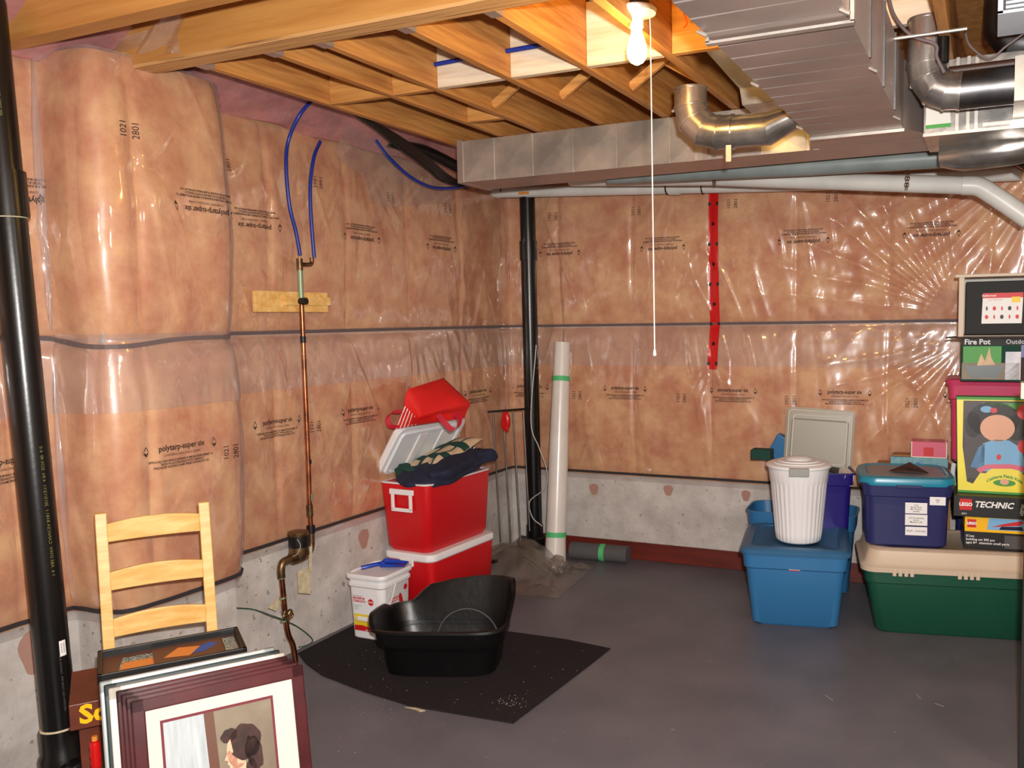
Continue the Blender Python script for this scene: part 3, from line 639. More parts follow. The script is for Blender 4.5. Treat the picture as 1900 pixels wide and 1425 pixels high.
# dark green smooth object cut by the left edge
o = MB(Matrix.Translation((-2.55, 1.23, 0))).lathe([(.001, .0), (.13, .0), (.135, .05), (.12, .30), (.085, .52), (.04, .68), (.001, .72)], seg=28).build('dark_green_cone', 'dark_green', None, True); tag(o, 'dark green glossy tapering object at the lower left edge', 'container')

# ------------------------------------------------------------------ water entry on the left wall
XM = -3.27
wt = thing('water_meter_pipework', 'copper water riser with meter, valve and shutoff mounted on the left wall', 'plumbing', (XM, 3.33, 0)); O_ = Vector((XM, 3.33, 0))
m3 = lambda px, py, x=XM: at(px, py, 0, x) - O_
MB().tube([(0, .0, 0), (-.0, -.015, .10), (0, -.05, .20), (0, -.07, .50)], .014, 14, smooth=4).build('riser_pipe', 'copper', wt, True)
MB().tube([(0, -.07, .47), (0, -.07, .515), (0, -.055, .545), (0, -.02, .55), (0, .02, .55)], .020, 14, smooth=4).build('elbow', 'brass', wt, True)
for z in (.465, .36, .24): MB().tube([(0, -.07, z), (0, -.07, z + .008)], .016, 14).build('solder_ring', 'solder', wt, True)
MB().tube([(0, .01, .55), (0, .07, .55)], .034, 20).build('meter_body', 'brass', wt, True)
MB().lathe([(.001, .53), (.045, .535), (.052, .56), (.050, .60), (.001, .60)], (0, .06, 0), 28).build('meter_base', 'brass', wt, True)
MB().lathe([(.050, .60), (.052, .61), (.050, .665), (.001, .665)], (0, .06, 0), 28).build('meter_register', 'black', wt, True)
MB().lathe([(.053, .66), (.055, .672), (.050, .680), (.001, .682)], (0, .06, 0), 28).build('meter_lid', 'brass', wt, True)
MB().tube([(0.02, .02, .66), (.05, .02, .62), (.045, 0, .58), (.03, -.02, .57)], .002, 6, smooth=4).build('seal_wire', 'steel', wt, True)
MB().tube([(0, .09, .55), (0, .135, .555), (0, .15, .59), (0, .152, .66)], .018, 14, smooth=4).build('outlet_elbow', 'brass', wt, True)
MB().tube([(0, .152, .65), (0, .152, .69)], .022, 14).build('union_nut', 'black', wt, True)
MB().tube([(0, .152, .69), (0, .150, .80), (0, .155, 1.0), (0, .16, 2.08)], .0125, 14).build('supply_pipe', 'copper', wt, True)
MB().tube([(0, .150, .74), (0, .150, .80)], .017, 14).build('gate_valve', 'brass', wt, True)
for z0, z1, mm, rr in ((.82, .86, 'solder', .014), (1.02, 1.04, 'black', .0145), (1.655, 1.69, 'black', .0145), (1.87, 2.03, 'solder', .0135), (2.03, 2.09, 'brass', .016)):
    MB().tube([(0, .158, z0), (0, .158, z1)], rr, 14).build('fitting', mm, wt, True)
MB().tube([(0, .16, 2.06), (0, .22, 2.062), (0, .245, 2.07), (0, .248, 2.10)], .011, 12, smooth=4).build('branch_tee', 'brass', wt, True)
MB().tube([(0, -.07, .285), (.05, -.09, .29)], .010, 12).build('valve_stem', 'brass', wt, True)
m_ = MB(Matrix.Translation((.055, -.093, .29)) @ rot(0, PI / 2, -.3))
m_.tube([(.024 * math.cos(t) * (1 + .12 * math.cos(5 * t)), .024 * math.sin(t) * (1 + .12 * math.cos(5 * t)), 0) for t in [k * PI / 15 for k in range(31)]], .0055, 8)
for k in range(5): m_.tube([(0, 0, 0), (.022 * math.cos(k * 2 * PI / 5), .022 * math.sin(k * 2 * PI / 5), 0)], .004, 6)
m_.build('valve_handwheel', 'brass', wt, True)
MB().tube([(0.02, .10, .565), (0.02, .085, .55)], .016, 10).build('blue_cap', 'blue_plastic', wt, True)
def tagcard(pts, label):
    o = MB().poly(pts, (.0015, 0, 0)).build('paper_tag', 'tag_paper'); return tag(o, label, 'tag')
tagcard([at(552, 1060, 0, XM + .03), at(576, 1053, 0, XM + .03), at(576, 1102, 0, XM + .03), at(553, 1100, 0, XM + .03)], 'stained paper tag hanging below the water meter')
tagcard([at(573, 1014, 0, XM + .04), at(579, 1014, 0, XM + .04), at(578, 1060, 0, XM + .04), at(573, 1060, 0, XM + .04)], 'narrow white paper strip hanging beside the meter register')
tagcard([at(497, 1128, 0, XM - .03), at(524, 1097, 0, XM - .03), at(534, 1103, 0, XM - .03), at(512, 1134, 0, XM - .03)], 'slanting paper tag tied to the copper riser above the handwheel')
tag(MB().tube([at(437, 1128, 0, XW + .012), at(470, 1131, 0, XW + .012), at(500, 1141, 0, XM), at(525, 1150, 0, XM + .01), at(555, 1165, 0, XW + .03), at(580, 1188, 0, XW + .03), at(560, 1200, 2, .012), at(530, 1198, 2, .012)], .0035, 8, smooth=6).build('ground_wire', 'green_wire', None, True), 'green ground wire crossing the bare concrete behind the valve', 'wire')
pk = thing('wall_block', 'short pine plank with a small batten fixed over the plastic on the left wall', 'plank', (-3.300, 3.46, 1.87))
MB().box((-.012, -.26, -.055), (.008, .25, .05), .002).build('plank', 'pine', pk)
MB().box((.009, -.08, -.02), (.03, .25, .022), .002).build('batten', 'pine', pk)
MB().tube([(.015, .02, .0), (.07, .02, .0)], .018, 14).build('pipe_clip', 'black', pk, True)

def hose(pts, r, m, name, label, cat, x=None, sm=8):
    return tag(MB().tube(pts, r, 12, smooth=sm).build(name, m, None, True), label, cat)
Xp = XM
hose([at(612, 163, 0, -3.05), at(582, 184, 0, -3.15), at(555, 215, 0, -3.2), at(535, 262, 0, Xp), at(531, 310, 0, Xp), at(537, 380, 0, Xp), at(549, 430, 0, Xp), at(557, 474, 0, Xp)], .0095, 'pex', 'blue_water_pipe', 'blue plastic water pipe curving down to the copper riser, left of two', 'pipe')
hose([at(594, 263, 0, Xp - .03), at(583, 290, 0, Xp), at(576, 340, 0, Xp), at(577, 400, 0, Xp), at(583, 478, 0, Xp)], .0095, 'pex', 'blue_water_pipe', 'shorter blue plastic water pipe beside it, right of two at the riser', 'pipe')
hose([at(697, 260, 0, -3.26), at(720, 290, 0, -3.24), at(760, 327, 0, -3.22), at(800, 347, 0, -3.2), at(840, 349, 0, -3.18), at(870, 343, 0, -3.15)], .0095, 'pex', 'blue_water_pipe', 'blue plastic water pipe sagging toward the duct end in the back corner', 'pipe')
hose([Vector((-2.95, 3.28, 2.856)), Vector((-2.3, 3.23, 2.858)), Vector((-1.9, 3.21, 2.86)), Vector((-1.53, 3.2, 2.86))], .0095, 'pex', 'blue_water_pipe', 'blue plastic water pipe running crosswise through holes in the joists', 'pipe')
cb = thing('cable_bundle', 'bundle of black and brown electric cables draped from the joist toward the duct end', 'cable', (-3.1, 4.5, 2.7)); W0 = Vector((-3.1, 4.5, 2.7))
for k, mm in enumerate(('black', 'cable_brown', 'black', 'cable_brown', 'black', 'dark_rubber')):
    a = [at(640 + k * 3, 200 + k * 2, 0, -2.98), at(690 + k * 2, 226 + k * 3, 0, -3.02), at(740, 254 + k * 4, 0, -3.06), at(790, 290 + k * 4, 0, -3.12), at(830 - k * 2, 325 + k * 2, 0, -3.2), at(866, 345 + k, 0, -3.2)]
    MB().tube([q - W0 for q in a], .009 if k % 2 == 0 else .006, 8, smooth=6).build('cable', mm, cb, True)
tag(MB().tube([at(716, 262, 0, -3.28), at(760, 272, 0, -3.24), at(800, 285, 0, -3.2), at(850, 310, 0, -3.15)], .035, 12, smooth=5).build('black_sleeve', 'black', None, True), 'thick black sleeve behind the cables near the duct end', 'sleeve')
# loose flap of clear sheet hanging below the cables
gy = np.linspace(0, 1, 26); gz = np.linspace(0, 1, 22); A, B = np.meshgrid(gy, gz, indexing='ij')
a0, a1, a2 = at(640, 225, 0, -3.25), at(850, 345, 0, -3.25), at(720, 390, 0, -3.25)
P = np.zeros(A.shape + (3,)); 
for c_ in range(3): P[..., c_] = a0[c_] + (a1[c_] - a0[c_]) * A + (a2[c_] - (a0[c_] + a1[c_]) / 2) * B * (1 - .75 * np.abs(A - .45) * 1.6)
P[..., 0] += .02 * np.sin(A * 22 + B * 3) * (.4 + B)
tag(grid('loose_plastic', P, 'poly_clear'), 'loose flap of clear plastic hanging below the black cables in the back corner', 'plastic sheet')
P2 = np.zeros(A.shape + (3,)); q0, q1, q2, q3 = at(185, 100, 1, 1.99 + .4), at(340, 12, 1, 2.40), at(205, 110, 0, -3.28), at(335, 100, 1, 2.42)
for c_ in range(3): P2[..., c_] = (q0[c_] * (1 - A) + q1[c_] * A) * (1 - B) + (q2[c_] * (1 - A) + q3[c_] * A) * B
P2[..., 1] += .015 * np.sin(A * 14 + B * 5)
tag(grid('loose_plastic', P2, 'poly_clear'), 'clear plastic folded over the left end of the laminated beam', 'plastic sheet')
# red tuck tape down the back wall
zz = np.linspace(1.40, 2.62, 60); xx = np.linspace(-.035, .035, 6); A, B = np.meshgrid(xx, zz, indexing='ij')
sc = sB(-1.735) + A - .012 * (np.clip(1.75 - B, 0, 1) / .35)
tt = thing('red_tape', 'strip of red sheathing tape with black dots running down the back wall', 'tape', (0, 0, 0))
grid('tape_strip', surf(sc, B, off_poly(sc, B) + .008), 'tuck_red', tt, flip=True)
for k, zd in enumerate(np.arange(1.44, 2.6, .135)):
    for dx in ((0,) if k % 2 else (-.03, .03)):
        f = on_sheet(sB(-1.735) + dx - .012 * max(0, 1.75 - zd) / .35, zd); m_ = MB(); m_.poly([f(.012 * math.cos(a), .013 * math.sin(a)) + Vector((0, -.004, 0)) for a in [j * PI / 6 for j in range(12)] if abs(.012 * math.cos(a) + dx) < .037]); m_.build('dot', 'black_print', tt)

# ------------------------------------------------------------------ floor things, left and middle
def blob(name, c, size, m, parent, seed, amp=.12, fr=3.0, M=None, sub=4, fl=None):
    bm = bmesh.new(); bmesh.ops.create_icosphere(bm, subdivisions=sub, radius=1)
    rs = random.Random(seed); ph = [rs.uniform(0, 6) for _ in range(6)]
    for v in bm.verts:
        p = v.co.copy(); n = math.sin(p.x * fr + ph[0]) * math.sin(p.y * fr * 1.3 + ph[1]) + .6 * math.sin(p.z * fr * 2.1 + p.x * fr * 1.7 + ph[2]) + .35 * math.sin(p.y * fr * 4 + p.x * 5 + ph[3])
        e = .72; q = Vector([math.copysign(abs(k) ** e, k) for k in p]); q *= 1 + amp * n
        v.co = Vector((q.x * size[0], q.y * size[1], q.z * size[2]))
        if fl is not None: v.co.z = max(v.co.z, fl)
    mb = MB((Matrix.Translation(c)) @ (M or Matrix())); mb.bm(bm); return mb.build(name, m, parent, True, angle=180)

# chair
CHA = math.radians(54)
ch = thing('wooden_chair', 'pine ladder-back chair by the left wall, loaded with a box, books and a tray frame', 'chair', (-2.80, 2.19, 0), CHA)
Wc = .172
for sx in (-1, 1):
    m_ = MB(); m_.loops([[(sx * Wc - .019, y - .012, z), (sx * Wc + .019, y - .012, z), (sx * Wc + .019, y + .014, z), (sx * Wc - .019, y + .014, z)] for z, y in ((0, -.01), (.44, 0), (.75, .03), (1.075, .075))])
    m_.build('back_post', 'pine', ch, bevel=.003)
    MB().box((sx * Wc - .02, -.40, 0), (sx * Wc + .02, -.36, .44), .003).build('leg', 'pine', ch)
for zc, y in ((1.0, .066), (.825, .041), (.655, .022)):
    L_ = []
    for k in range(13):
        x = -Wc + .012 + (2 * Wc - .024) * k / 12; t = (x / Wc); top = .030 + .016 * (1 - t * t); yb = y + .018 * (1 - t * t)
        L_.append([(x, yb - .008, zc - .034), (x, yb + .008, zc - .034), (x, yb + .008, zc + top), (x, yb - .008, zc + top)])
    MB().loops(L_).build('back_slat', 'pine', ch, bevel=.003)
MB().box((-.20, -.42, .435), (.20, -.01, .455), .006).build('seat', 'pine', ch)
for a, b in (((-Wc, -.385, .36), (Wc, -.385, .43)), ((-Wc, -.02, .36), (Wc, -.0, .43)), ((-Wc - .01, -.38, .36), (-Wc + .01, -.02, .43)), ((Wc - .01, -.38, .36), (Wc + .01, -.02, .43))): MB().box(a, b).build('apron', 'pine', ch)
CM = Matrix.Translation((-2.80, 2.19, 0)) @ Matrix.Rotation(CHA, 4, 'Z')
# game box
gb = thing('game_box', 'brown cardboard game box with big yellow letters lying on the chair seat', 'box', CM @ Vector((-.02, -.24, .457)), CHA)
MB().box((-.27, -.12, 0), (.20, .20, .085), .002).build('box_lid', 'box_brown', gb)
text('Sc', .085, 'lego_yellow', 'print', gb, planefn((-.205, -.1215, .045), (1, 0, 0), (0, 0, 1)), bold=.003)
# tall brown box behind, on the floor left of the frames
gx = thing('tall_game_box', 'brown box with yellow lettering standing beside the chair leg, left of the frames', 'box', CM @ Vector((-.27, -.30, .0)), CHA)
MB().box((-.0, .02, .0), (.07, .14, .44), .002).build('box_body', 'box_brown', gx)
rl = thing('red_lantern', 'shiny red ridged object hanging beside the frames at the lower left', 'ornament', CM @ Vector((-.225, -.37, .32)), 0); rl.scale = (.65, .65, .75)
MB().lathe([(.001, 0), (.018, .0), (.026, .02), (.022, .04), (.027, .06), (.022, .08), (.026, .10), (.020, .12), (.001, .125)], seg=20).build('shade', 'tuck_red', rl, True)
MB().lathe([(.001, .125), (.014, .126), (.014, .145), (.001, .146)], seg=14).build('cap', 'orange_print', rl, True)
MB().lathe([(.001, -.03), (.008, -.028), (.012, 0), (.001, .001)], seg=14).build('tassel', 'box_brown', rl, True)
# black books
for i, (dz, th_, rr, cc, lab) in enumerate(((.543, .030, .03, 'black', 'black book with white lettering on its spine, lower of two under the tray frame'), (.574, .028, -.015, 'black', 'black book directly under the tray frame, upper of two'))):
    bk = thing('book', lab, 'book', CM @ Vector((.02 if i else -.0, -.25, dz)), CHA + rr)
    MB().box((-.20, -.15, 0), (.20, .15, .004)).build('cover', cc, bk); MB().box((-.20, -.15, th_ - .004), (.20, .15, th_)).build('cover', cc, bk)
    MB().box((-.20, -.152, 0), (.20, -.147, th_)).build('spine', cc, bk); MB().box((-.195, -.145, .004), (.195, .145, th_ - .004)).build('pages', 'off_white', bk)
    text('SHARPS AND FLANGES' if i else 'EXPERIMENTAL NOTES', .017, 'white_print', 'print', bk, planefn((-.12 if i else .10, -.1535, th_ / 2), (1, 0, 0), (0, 0, 1)), bold=.0006)
# shadow-box frame
sf = thing('tray_frame', 'dark deep picture frame lying flat on the black books', 'picture frame', CM @ Vector((.02, -.27, .604)), CHA)
w2, d2_, hh = .225, .125, .032
for a, b in (((-w2, -d2_, 0), (w2, -d2_ + .014, hh)), ((-w2, d2_ - .014, 0), (w2, d2_, hh)), ((-w2, -d2_, 0), (-w2 + .014, d2_, hh)), ((w2 - .014, -d2_, 0), (w2, d2_, hh))): MB().box(a, b, .002).build('frame_side', 'black', sf)
MB().box((-w2 + .01, -d2_ + .01, 0), (w2 - .01, d2_ - .01, .008)).build('backing', 'photo_brown', sf)
zf = .0085
MB().poly([(-.17, -.08, zf), (-.03, -.08, zf), (-.02, .07, zf), (-.15, .07, zf)]).build('picture', 'mosaic', sf)
MB().poly([(-.165, -.07, zf + .0006), (-.04, -.07, zf + .0006), (-.035, .02, zf + .0006), (-.15, .02, zf + .0006)]).build('picture', 'orange_print', sf)
MB().box((-.06, -.085, .009), (.16, .075, .016)).build('photo_card', 'photo_brown', sf)
MB().poly([(.0, -.04, .0165), (.12, .055, .0165), (.15, .03, .0165), (.10, -.03, .0165)]).build('picture', 'blue_print', sf)
MB().poly([(-.03, -.03, .0168), (.02, .05, .0168), (.09, .03, .0168), (.05, -.05, .0168)]).build('picture', 'orange_print', sf)
MB().box((.165, -.08, .009), (.205, .08, .012)).build('picture', 'mosaic', sf)

# stack of framed pictures leaning on the chair
FA = math.radians(56)
def framepic(i, off, m1, label, W=.475, H_=.70, front=False, dx=0, dz=0, t=.018, mw=.036):
    # local: x along the frame, y depth, z up; leaning back 13 degrees, bottom edge on the floor
    r = thing('framed_picture', label, 'picture frame', (0, 0, 0), 0, 'framed pictures leaning in a stack')
    base = Vector((-1.945, 1.722, 0)); d = Vector((math.cos(FA), math.sin(FA), 0)); nrm = Vector((-math.sin(FA), math.cos(FA), 0))
    r.location = base + nrm * (off) + d * dx + Vector((0, 0, .004 + dz)); r.rotation_euler = (math.radians(-13), 0, FA)
    h = W / 2
    if front:
        prof = [(0, 0), (mw, .0), (mw, .010), (0, t)]
    for a, b in (((-h, 0, 0), (h, t, mw)), ((-h, 0, H_ - mw), (h, t, H_)), ((-h, 0, 0), (-h + mw, t, H_)), ((h - mw, 0, 0), (h, t, H_))):
        MB().box(a, b, .004).build('frame_side', m1, r)
    MB().box((-h + .01, .008, .01), (h - .01, t - .002, H_ - .01)).build('backing', 'mat_board', r)
    return r
cols = ['mahogany', 'mahogany', 'mahogany', 'mahogany', 'off_white', 'frame_green', 'frame_silver']
labs = ['front maroon frame with a portrait photo of a woman and baby, cream mat', 'second maroon frame in the leaning stack, just behind the front one', 'third maroon frame in the leaning stack', 'fourth maroon frame in the leaning stack', 'cream-edged frame behind the maroon frames', 'dark green frame near the back of the leaning stack', 'silver-grey frame at the very back of the leaning stack']
for i in range(7):
    r = framepic(i, .0 + i * .0215, cols[i], labs[i], dx=-.0105 * i, dz=0, H_=.705 + .0045 * i, W=.475 if i < 4 else .49)
    if i == 0:
        y = -.0 + .0075
        def P_(x, z, k=0): return (x * .90 - .012, y - .0007 * k, z + .042)
        def shp(pts, m, k): MB().poly([P_(x, z, k) for x, z in pts]).build('photo_area', m, r)
        def ell(cx, cz, a, b, m, k, rot_=0, wob=0):
            shp([(cx + a * math.cos(t) * (1 + wob * math.sin(5 * t)) * math.cos(rot_) - b * math.sin(t) * (1 + wob * math.cos(4 * t)) * math.sin(rot_), cz + a * math.cos(t) * math.sin(rot_) + b * math.sin(t) * (1 + wob * math.cos(7 * t)) * math.cos(rot_)) for t in [j * PI / 20 for j in range(40)]], m, k)
        MB().box((-.2025, .0075, .036), (.2025, .0085, .669)).build('mat', 'mat_board', r)
        shp([(-.172, .14), (.172, .14), (.172, .592), (-.172, .592)], 'mat_burgundy', 1)
        shp([(-.164, .148), (.164, .148), (.164, .584), (-.164, .584)], 'photo_bg', 2)
        shp([(-.164, .148), (-.03, .148), (-.045, .584), (-.164, .584)], 'photo_curtain', 3)
        shp([(-.03, .148), (.0, .148), (-.015, .584), (-.045, .584)], 'photo_brown', 3)
        # woman in profile facing left, hair tied back, pale dress; baby below
        shp([(-.03, .15), (-.01, .30), (.03, .36), (.06, .375), (.10, .365), (.135, .31), (.145, .15)], 'photo_white', 4)
        shp([(.025, .35), (.03, .42), (.07, .42), (.075, .36)], 'skin', 5)
        ell(.045, .455, .030, .048, 'skin', 5, .1)
        shp([(.019, .462), (.006, .438), (.017, .434), (.014, .424), (.02, .420), (.022, .405), (.04, .40), (.05, .46)], 'skin', 5)
        ell(.073, .478, .050, .052, 'hair', 6, 0, .05); ell(.025, .505, .026, .020, 'hair', 6, .3, .06); ell(.098, .44, .026, .052, 'hair', 6, .2, .08); ell(.086, .395, .016, .034, 'hair', 6, 0, .1)
        shp([(.019, .485), (.028, .495), (.034, .455), (.027, .455)], 'skin', 7)
        ell(-.035, .345, .047, .052, 'hair', 6, 0, .02); ell(-.058, .325, .030, .036, 'skin', 7); shp([(-.086, .325), (-.096, .312), (-.084, .306), (-.088, .295), (-.06, .285), (-.05, .32)], 'skin', 7)
        ell(-.022, .325, .008, .013, 'skin', 8); shp([(-.10, .15), (-.07, .24), (-.04, .285), (-.0, .28), (.02, .22), (.02, .15)], 'photo_white', 5)

# rug and litter tub
rg = [(-3.34, 3.42), (-3.20, 3.33), (-3.02, 3.245), (-2.7, 3.17), (-2.40, 3.125), (-2.1, 3.14), (-1.87, 3.155), (-1.85, 3.5), (-1.83, 3.85), (-1.82, 4.10), (-2.1, 4.13), (-2.40, 4.12), (-2.8, 4.09), (-3.2, 4.05), (-3.35, 4.0)]
MBr = MB(); Lr = [[(x, y, z) for x, y in rg] for z in (.0005, .007)]; MBr.loops(Lr)
o = tag(MBr.build('rug', 'rug'), 'black speckled rubber-backed rug on the floor under the black litter tub', 'rug')
random.seed(3); m_ = MB()
for cx, cy, n, sp in ((-1.98, 3.33, 45, .04), (-2.55, 3.13, 30, .07), (-2.9, 3.55, 14, .06), (-1.95, 3.7, 20, .25), (-2.9, 3.35, 16, .2), (-2.2, 2.9, 30, .5), (-1.2, 3.3, 30, .6)):
    for _ in range(n):
        x = cx + random.gauss(0, sp); y = cy + random.gauss(0, sp); onr = -3.3 < x < -1.85 and 3.2 < y < 4.1; s_ = random.uniform(.0008, .0022); z = .0075 if onr else .0003
        m_.box((x - s_, y - s_, z), (x + s_, y + s_, z + s_))
tag(m_.build('litter_granules', 'litter_dust', None), 'pale litter granules scattered on the rug and grey floor', 'litter', kind='stuff')
m_ = MB(); c = at(770, 1314, 2, .001); m_.poly([(c.x - .05, c.y - .01, .0005), (c.x + .0, c.y + .004, .0005), (c.x + .06, c.y - .003, .0005), (c.x + .045, c.y - .022, .0005), (c.x + .01, c.y - .012, .0005)], (0, 0, .002))
tag(m_.build('paper_scrap', 'tag_paper'), 'small torn tan paper scrap on the floor at the front edge of the rug', 'paper')
for (px, py, ex, ey, lb) in ((1532, 1290, 1545, 1300, 'left'), (1700, 1288, 1708, 1296, 'middle'), (1735, 1305, 1752, 1311, 'right')):
    a, b = at(px, py, 2, .001), at(ex, ey, 2, .001); tag(MB().bar(a, b, .006, .0012).build('paint_fleck', 'litter_dust'), 'white fleck on the open grey floor at the lower right, %s one of three' % lb, 'fleck')

tb = thing('litter_tub', 'black plastic cat litter tub with a high scooped back, standing on the rug', 'tub', (-2.52, 3.60, .0075), math.radians(21))
NT = 64
def tubpt(k, q, h, wx, wy, r=None):
    t = 2 * PI * k / NT; e = .42; c, s__ = math.cos(t), math.sin(t)
    return (wx * math.copysign(abs(c) ** e, c), wy * math.copysign(abs(s__) ** e, s__), h)
def rimh(k):
    t = 2 * PI * k / NT; c, s__ = math.cos(t), math.sin(t)     # t: 0 = +x (right), 90deg = back
    d = math.degrees(t) % 360; h = .250
    def b(c0, w, a): 
        q = abs((d - c0 + 180) % 360 - 180); return a * (.5 + .5 * math.cos(PI * min(q / w, 1)))
    q = abs((d - 52 + 180) % 360 - 180); u = min(max((64 - q) / 34, 0), 1); h += .14 * u * u * (3 - 2 * u) + b(5, 45, .01) + b(190, 34, .055)
    return h
LT = []
for f_, wx, wy in ((0, .262, .17), (.03, .275, .182), (.5, .292, .195)): LT.append([tubpt(k, 0, f_ * .25, wx, wy) for k in range(NT)])
LT.append([tubpt(k, 0, .155, .300, .203) for k in range(NT)]); LT.append([tubpt(k, 0, .160, .318, .218) for k in range(NT)])
LT.append([tubpt(k, 0, .5 * (.16 + rimh(k)), .328, .228) for k in range(NT)]); LT.append([tubpt(k, 0, rimh(k) - .014, .336, .235) for k in range(NT)])
LT.append([tubpt(k, 0, rimh(k) - .012, .352, .250) for k in range(NT)]); LT.append([tubpt(k, 0, rimh(k), .350, .248) for k in range(NT)]); LT.append([tubpt(k, 0, rimh(k) + .002, .335, .234) for k in range(NT)])
LT.append([tubpt(k, 0, rimh(k) - .012, .328, .227) for k in range(NT)]); LT.append([tubpt(k, 0, .16, .305, .207) for k in range(NT)]); LT.append([tubpt(k, 0, .08, .275, .178) for k in range(NT)]); LT.append([tubpt(k, 0, .015, .250, .155) for k in range(NT)])
MB().loops(LT).build('tub', 'black_gloss', tb, True, angle=40)
# arch-shaped highlight of the scooped inside, put in as a grey tube
m_ = MB(); m_.tube([(.27 * math.cos(t) * .62 + .08, .165 + .0 * t, .05 + .18 * math.sin(t)) for t in [PI * k / 16 for k in range(17)]], .004, 6); m_.build('arch_highlight', 'grey_foam', tb, True)

# litter pail
pl = thing('litter_pail', 'white square litter pail with a red and yellow label, left of the black tub', 'pail', (-3.12, 3.84, .008), math.radians(1))
def body(mb, levels, r, n=5):
    mb.loops([rrect(w_, d_, r, z_, n) for z_, w_, d_ in levels]); return mb
body(MB(), [(0, .205, .235), (.006, .215, .245), (.29, .235, .262), (.30, .250, .277), (.315, .250, .277), (.318, .238, .266), (.345, .242, .268)], .035).build('pail_body', 'white_plastic', pl, True)
body(MB(), [(.340, .262, .288), (.346, .268, .294), (.362, .268, .294), (.368, .262, .288), (.368, .235, .262), (.360, .230, .256)], .04).build('lid', 'white_plastic', pl, True)
for a, b in (((-.03, -.135, .268), (-.005, -.130, .30)),): MB().box((.055, -.1315, .255), (.085, -.128, .295), .003).build('latch', 'white_plastic', pl)
MB().tube([(-.125, .0, .28), (-.128, -.03, .20), (-.115, -.09, .13), (-.06, -.14, .115), (.0, -.145, .112), (.06, -.143, .118), (.112, -.10, .17), (.128, -.02, .28)][:5] + [(.04, -.146, .112)], .0045, 8, smooth=6).build('handle', 'off_white', pl, True)
MB().tube([(.124, -.02, .30), (.128, -.07, .22), (.118, -.135, .13)], .0035, 8, smooth=5).build('wire_handle', 'off_white', pl, True)
fy = lambda z: -(.245 + (.262 - .245) * z / .29) / 2 - .0012
def fr(x, z, k=0): return (x, fy(z) - .0006 * k, z)
MB().poly([fr(-.085, .045), fr(.075, .045), fr(.075, .14), fr(-.085, .14)]).build('label', 'yellow', pl)
MB().poly([fr(-.085, .045, 1), fr(.075, .045, 1), fr(.075, .062, 1), fr(.03, .066, 1), (-.03, fy(.07) - .0006, .078), fr(-.085, .074, 1)]).build('label_band', 'red_print', pl)
MB().poly([fr(-.06, .105, 1), fr(.06, .105, 1), fr(.06, .128, 1), fr(-.06, .128, 1)]).build('label_panel', 'white_print', pl)
def circ(cx, cz, r, f): return [f(cx + r * math.cos(t), cz + r * math.sin(t)) for t in [k * PI / 10 for k in range(20)]]
MB().poly(circ(.035, .215, .019, lambda x, z: fr(x, z, 1))).build('label_disc', 'red_print', pl)
text('SAVE', .013, 'white_print', 'print', pl, lambda x, y: Vector(fr(.035 + x, .215 + y, 2)), bold=.0004)
text('MAXIMUM\nSTRENGTH', .017, 'red_print', 'print', pl, lambda x, y: Vector(fr(-.085 + x, .222 + y, 1)), 'LEFT', bold=.0007)
text('MULTIPLE CATS', .009, 'black_print', 'print', pl, lambda x, y: Vector(fr(-.085 + x, .243 + y, 1)), 'LEFT')
text('clumping litter\nlow dust\nscented', .010, 'green_print', 'print', pl, lambda x, y: Vector(fr(-.085 + x, .180 + y, 1)), 'LEFT')
text('NET WT 18 kg', .010, 'white_print', 'print', pl, lambda x, y: Vector(fr(.02 + x, .052 + y, 2)), bold=.0002)
rx_ = lambda z: (.215 + (.235 - .215) * z / .29) / 2 + .0012
def rr_(y, z, k=0): return (rx_(z) + .0006 * k, y, z)
MB().poly([rr_(-.10, .04), rr_(.10, .04), rr_(.10, .15), rr_(-.10, .09)]).build('label', 'yellow', pl)
MB().poly([rr_(-.10, .05, 1), rr_(-.02, .05, 1), rr_(.05, .10, 1), rr_(.055, .17, 1), rr_(.04, .22, 1), rr_(.025, .235, 1), rr_(.01, .22, 1), rr_(.02, .17, 1), rr_(-.10, .12, 1)]).build('cat_print', 'red_print', pl)
MB().poly(circ(.075, .255, .017, lambda y, z: rr_(y, z, 1))).build('label_disc', 'red_print', pl)
text('MAXIMUM\nSTRENGTH', .015, 'red_print', 'print', pl, lambda x, y: Vector(rr_(-.03 + x, .21 + y, 1)), bold=.0006)
sc_ = thing('litter_scoop', 'blue plastic scoop lying on the lid of the white pail', 'scoop', (-3.09, 3.88, .378), math.radians(20))
MB().tube([(-.13, -.07, .012), (-.09, -.05, .018), (-.02, -.01, .025)], [.012, .010, .012], 10, smooth=4).build('handle', 'blue_plastic', sc_, True)
m_ = MB(); m_.loops([[(-.03, -.045, .01), (.10, -.02, .006), (.10, .06, .006), (-.03, .05, .01)], [(-.035, -.05, .034), (.10, -.028, .012), (.10, .068, .012), (-.035, .056, .034)]], True, False)
m_.build('scoop_bowl', 'blue_plastic', sc_, solid=.003)

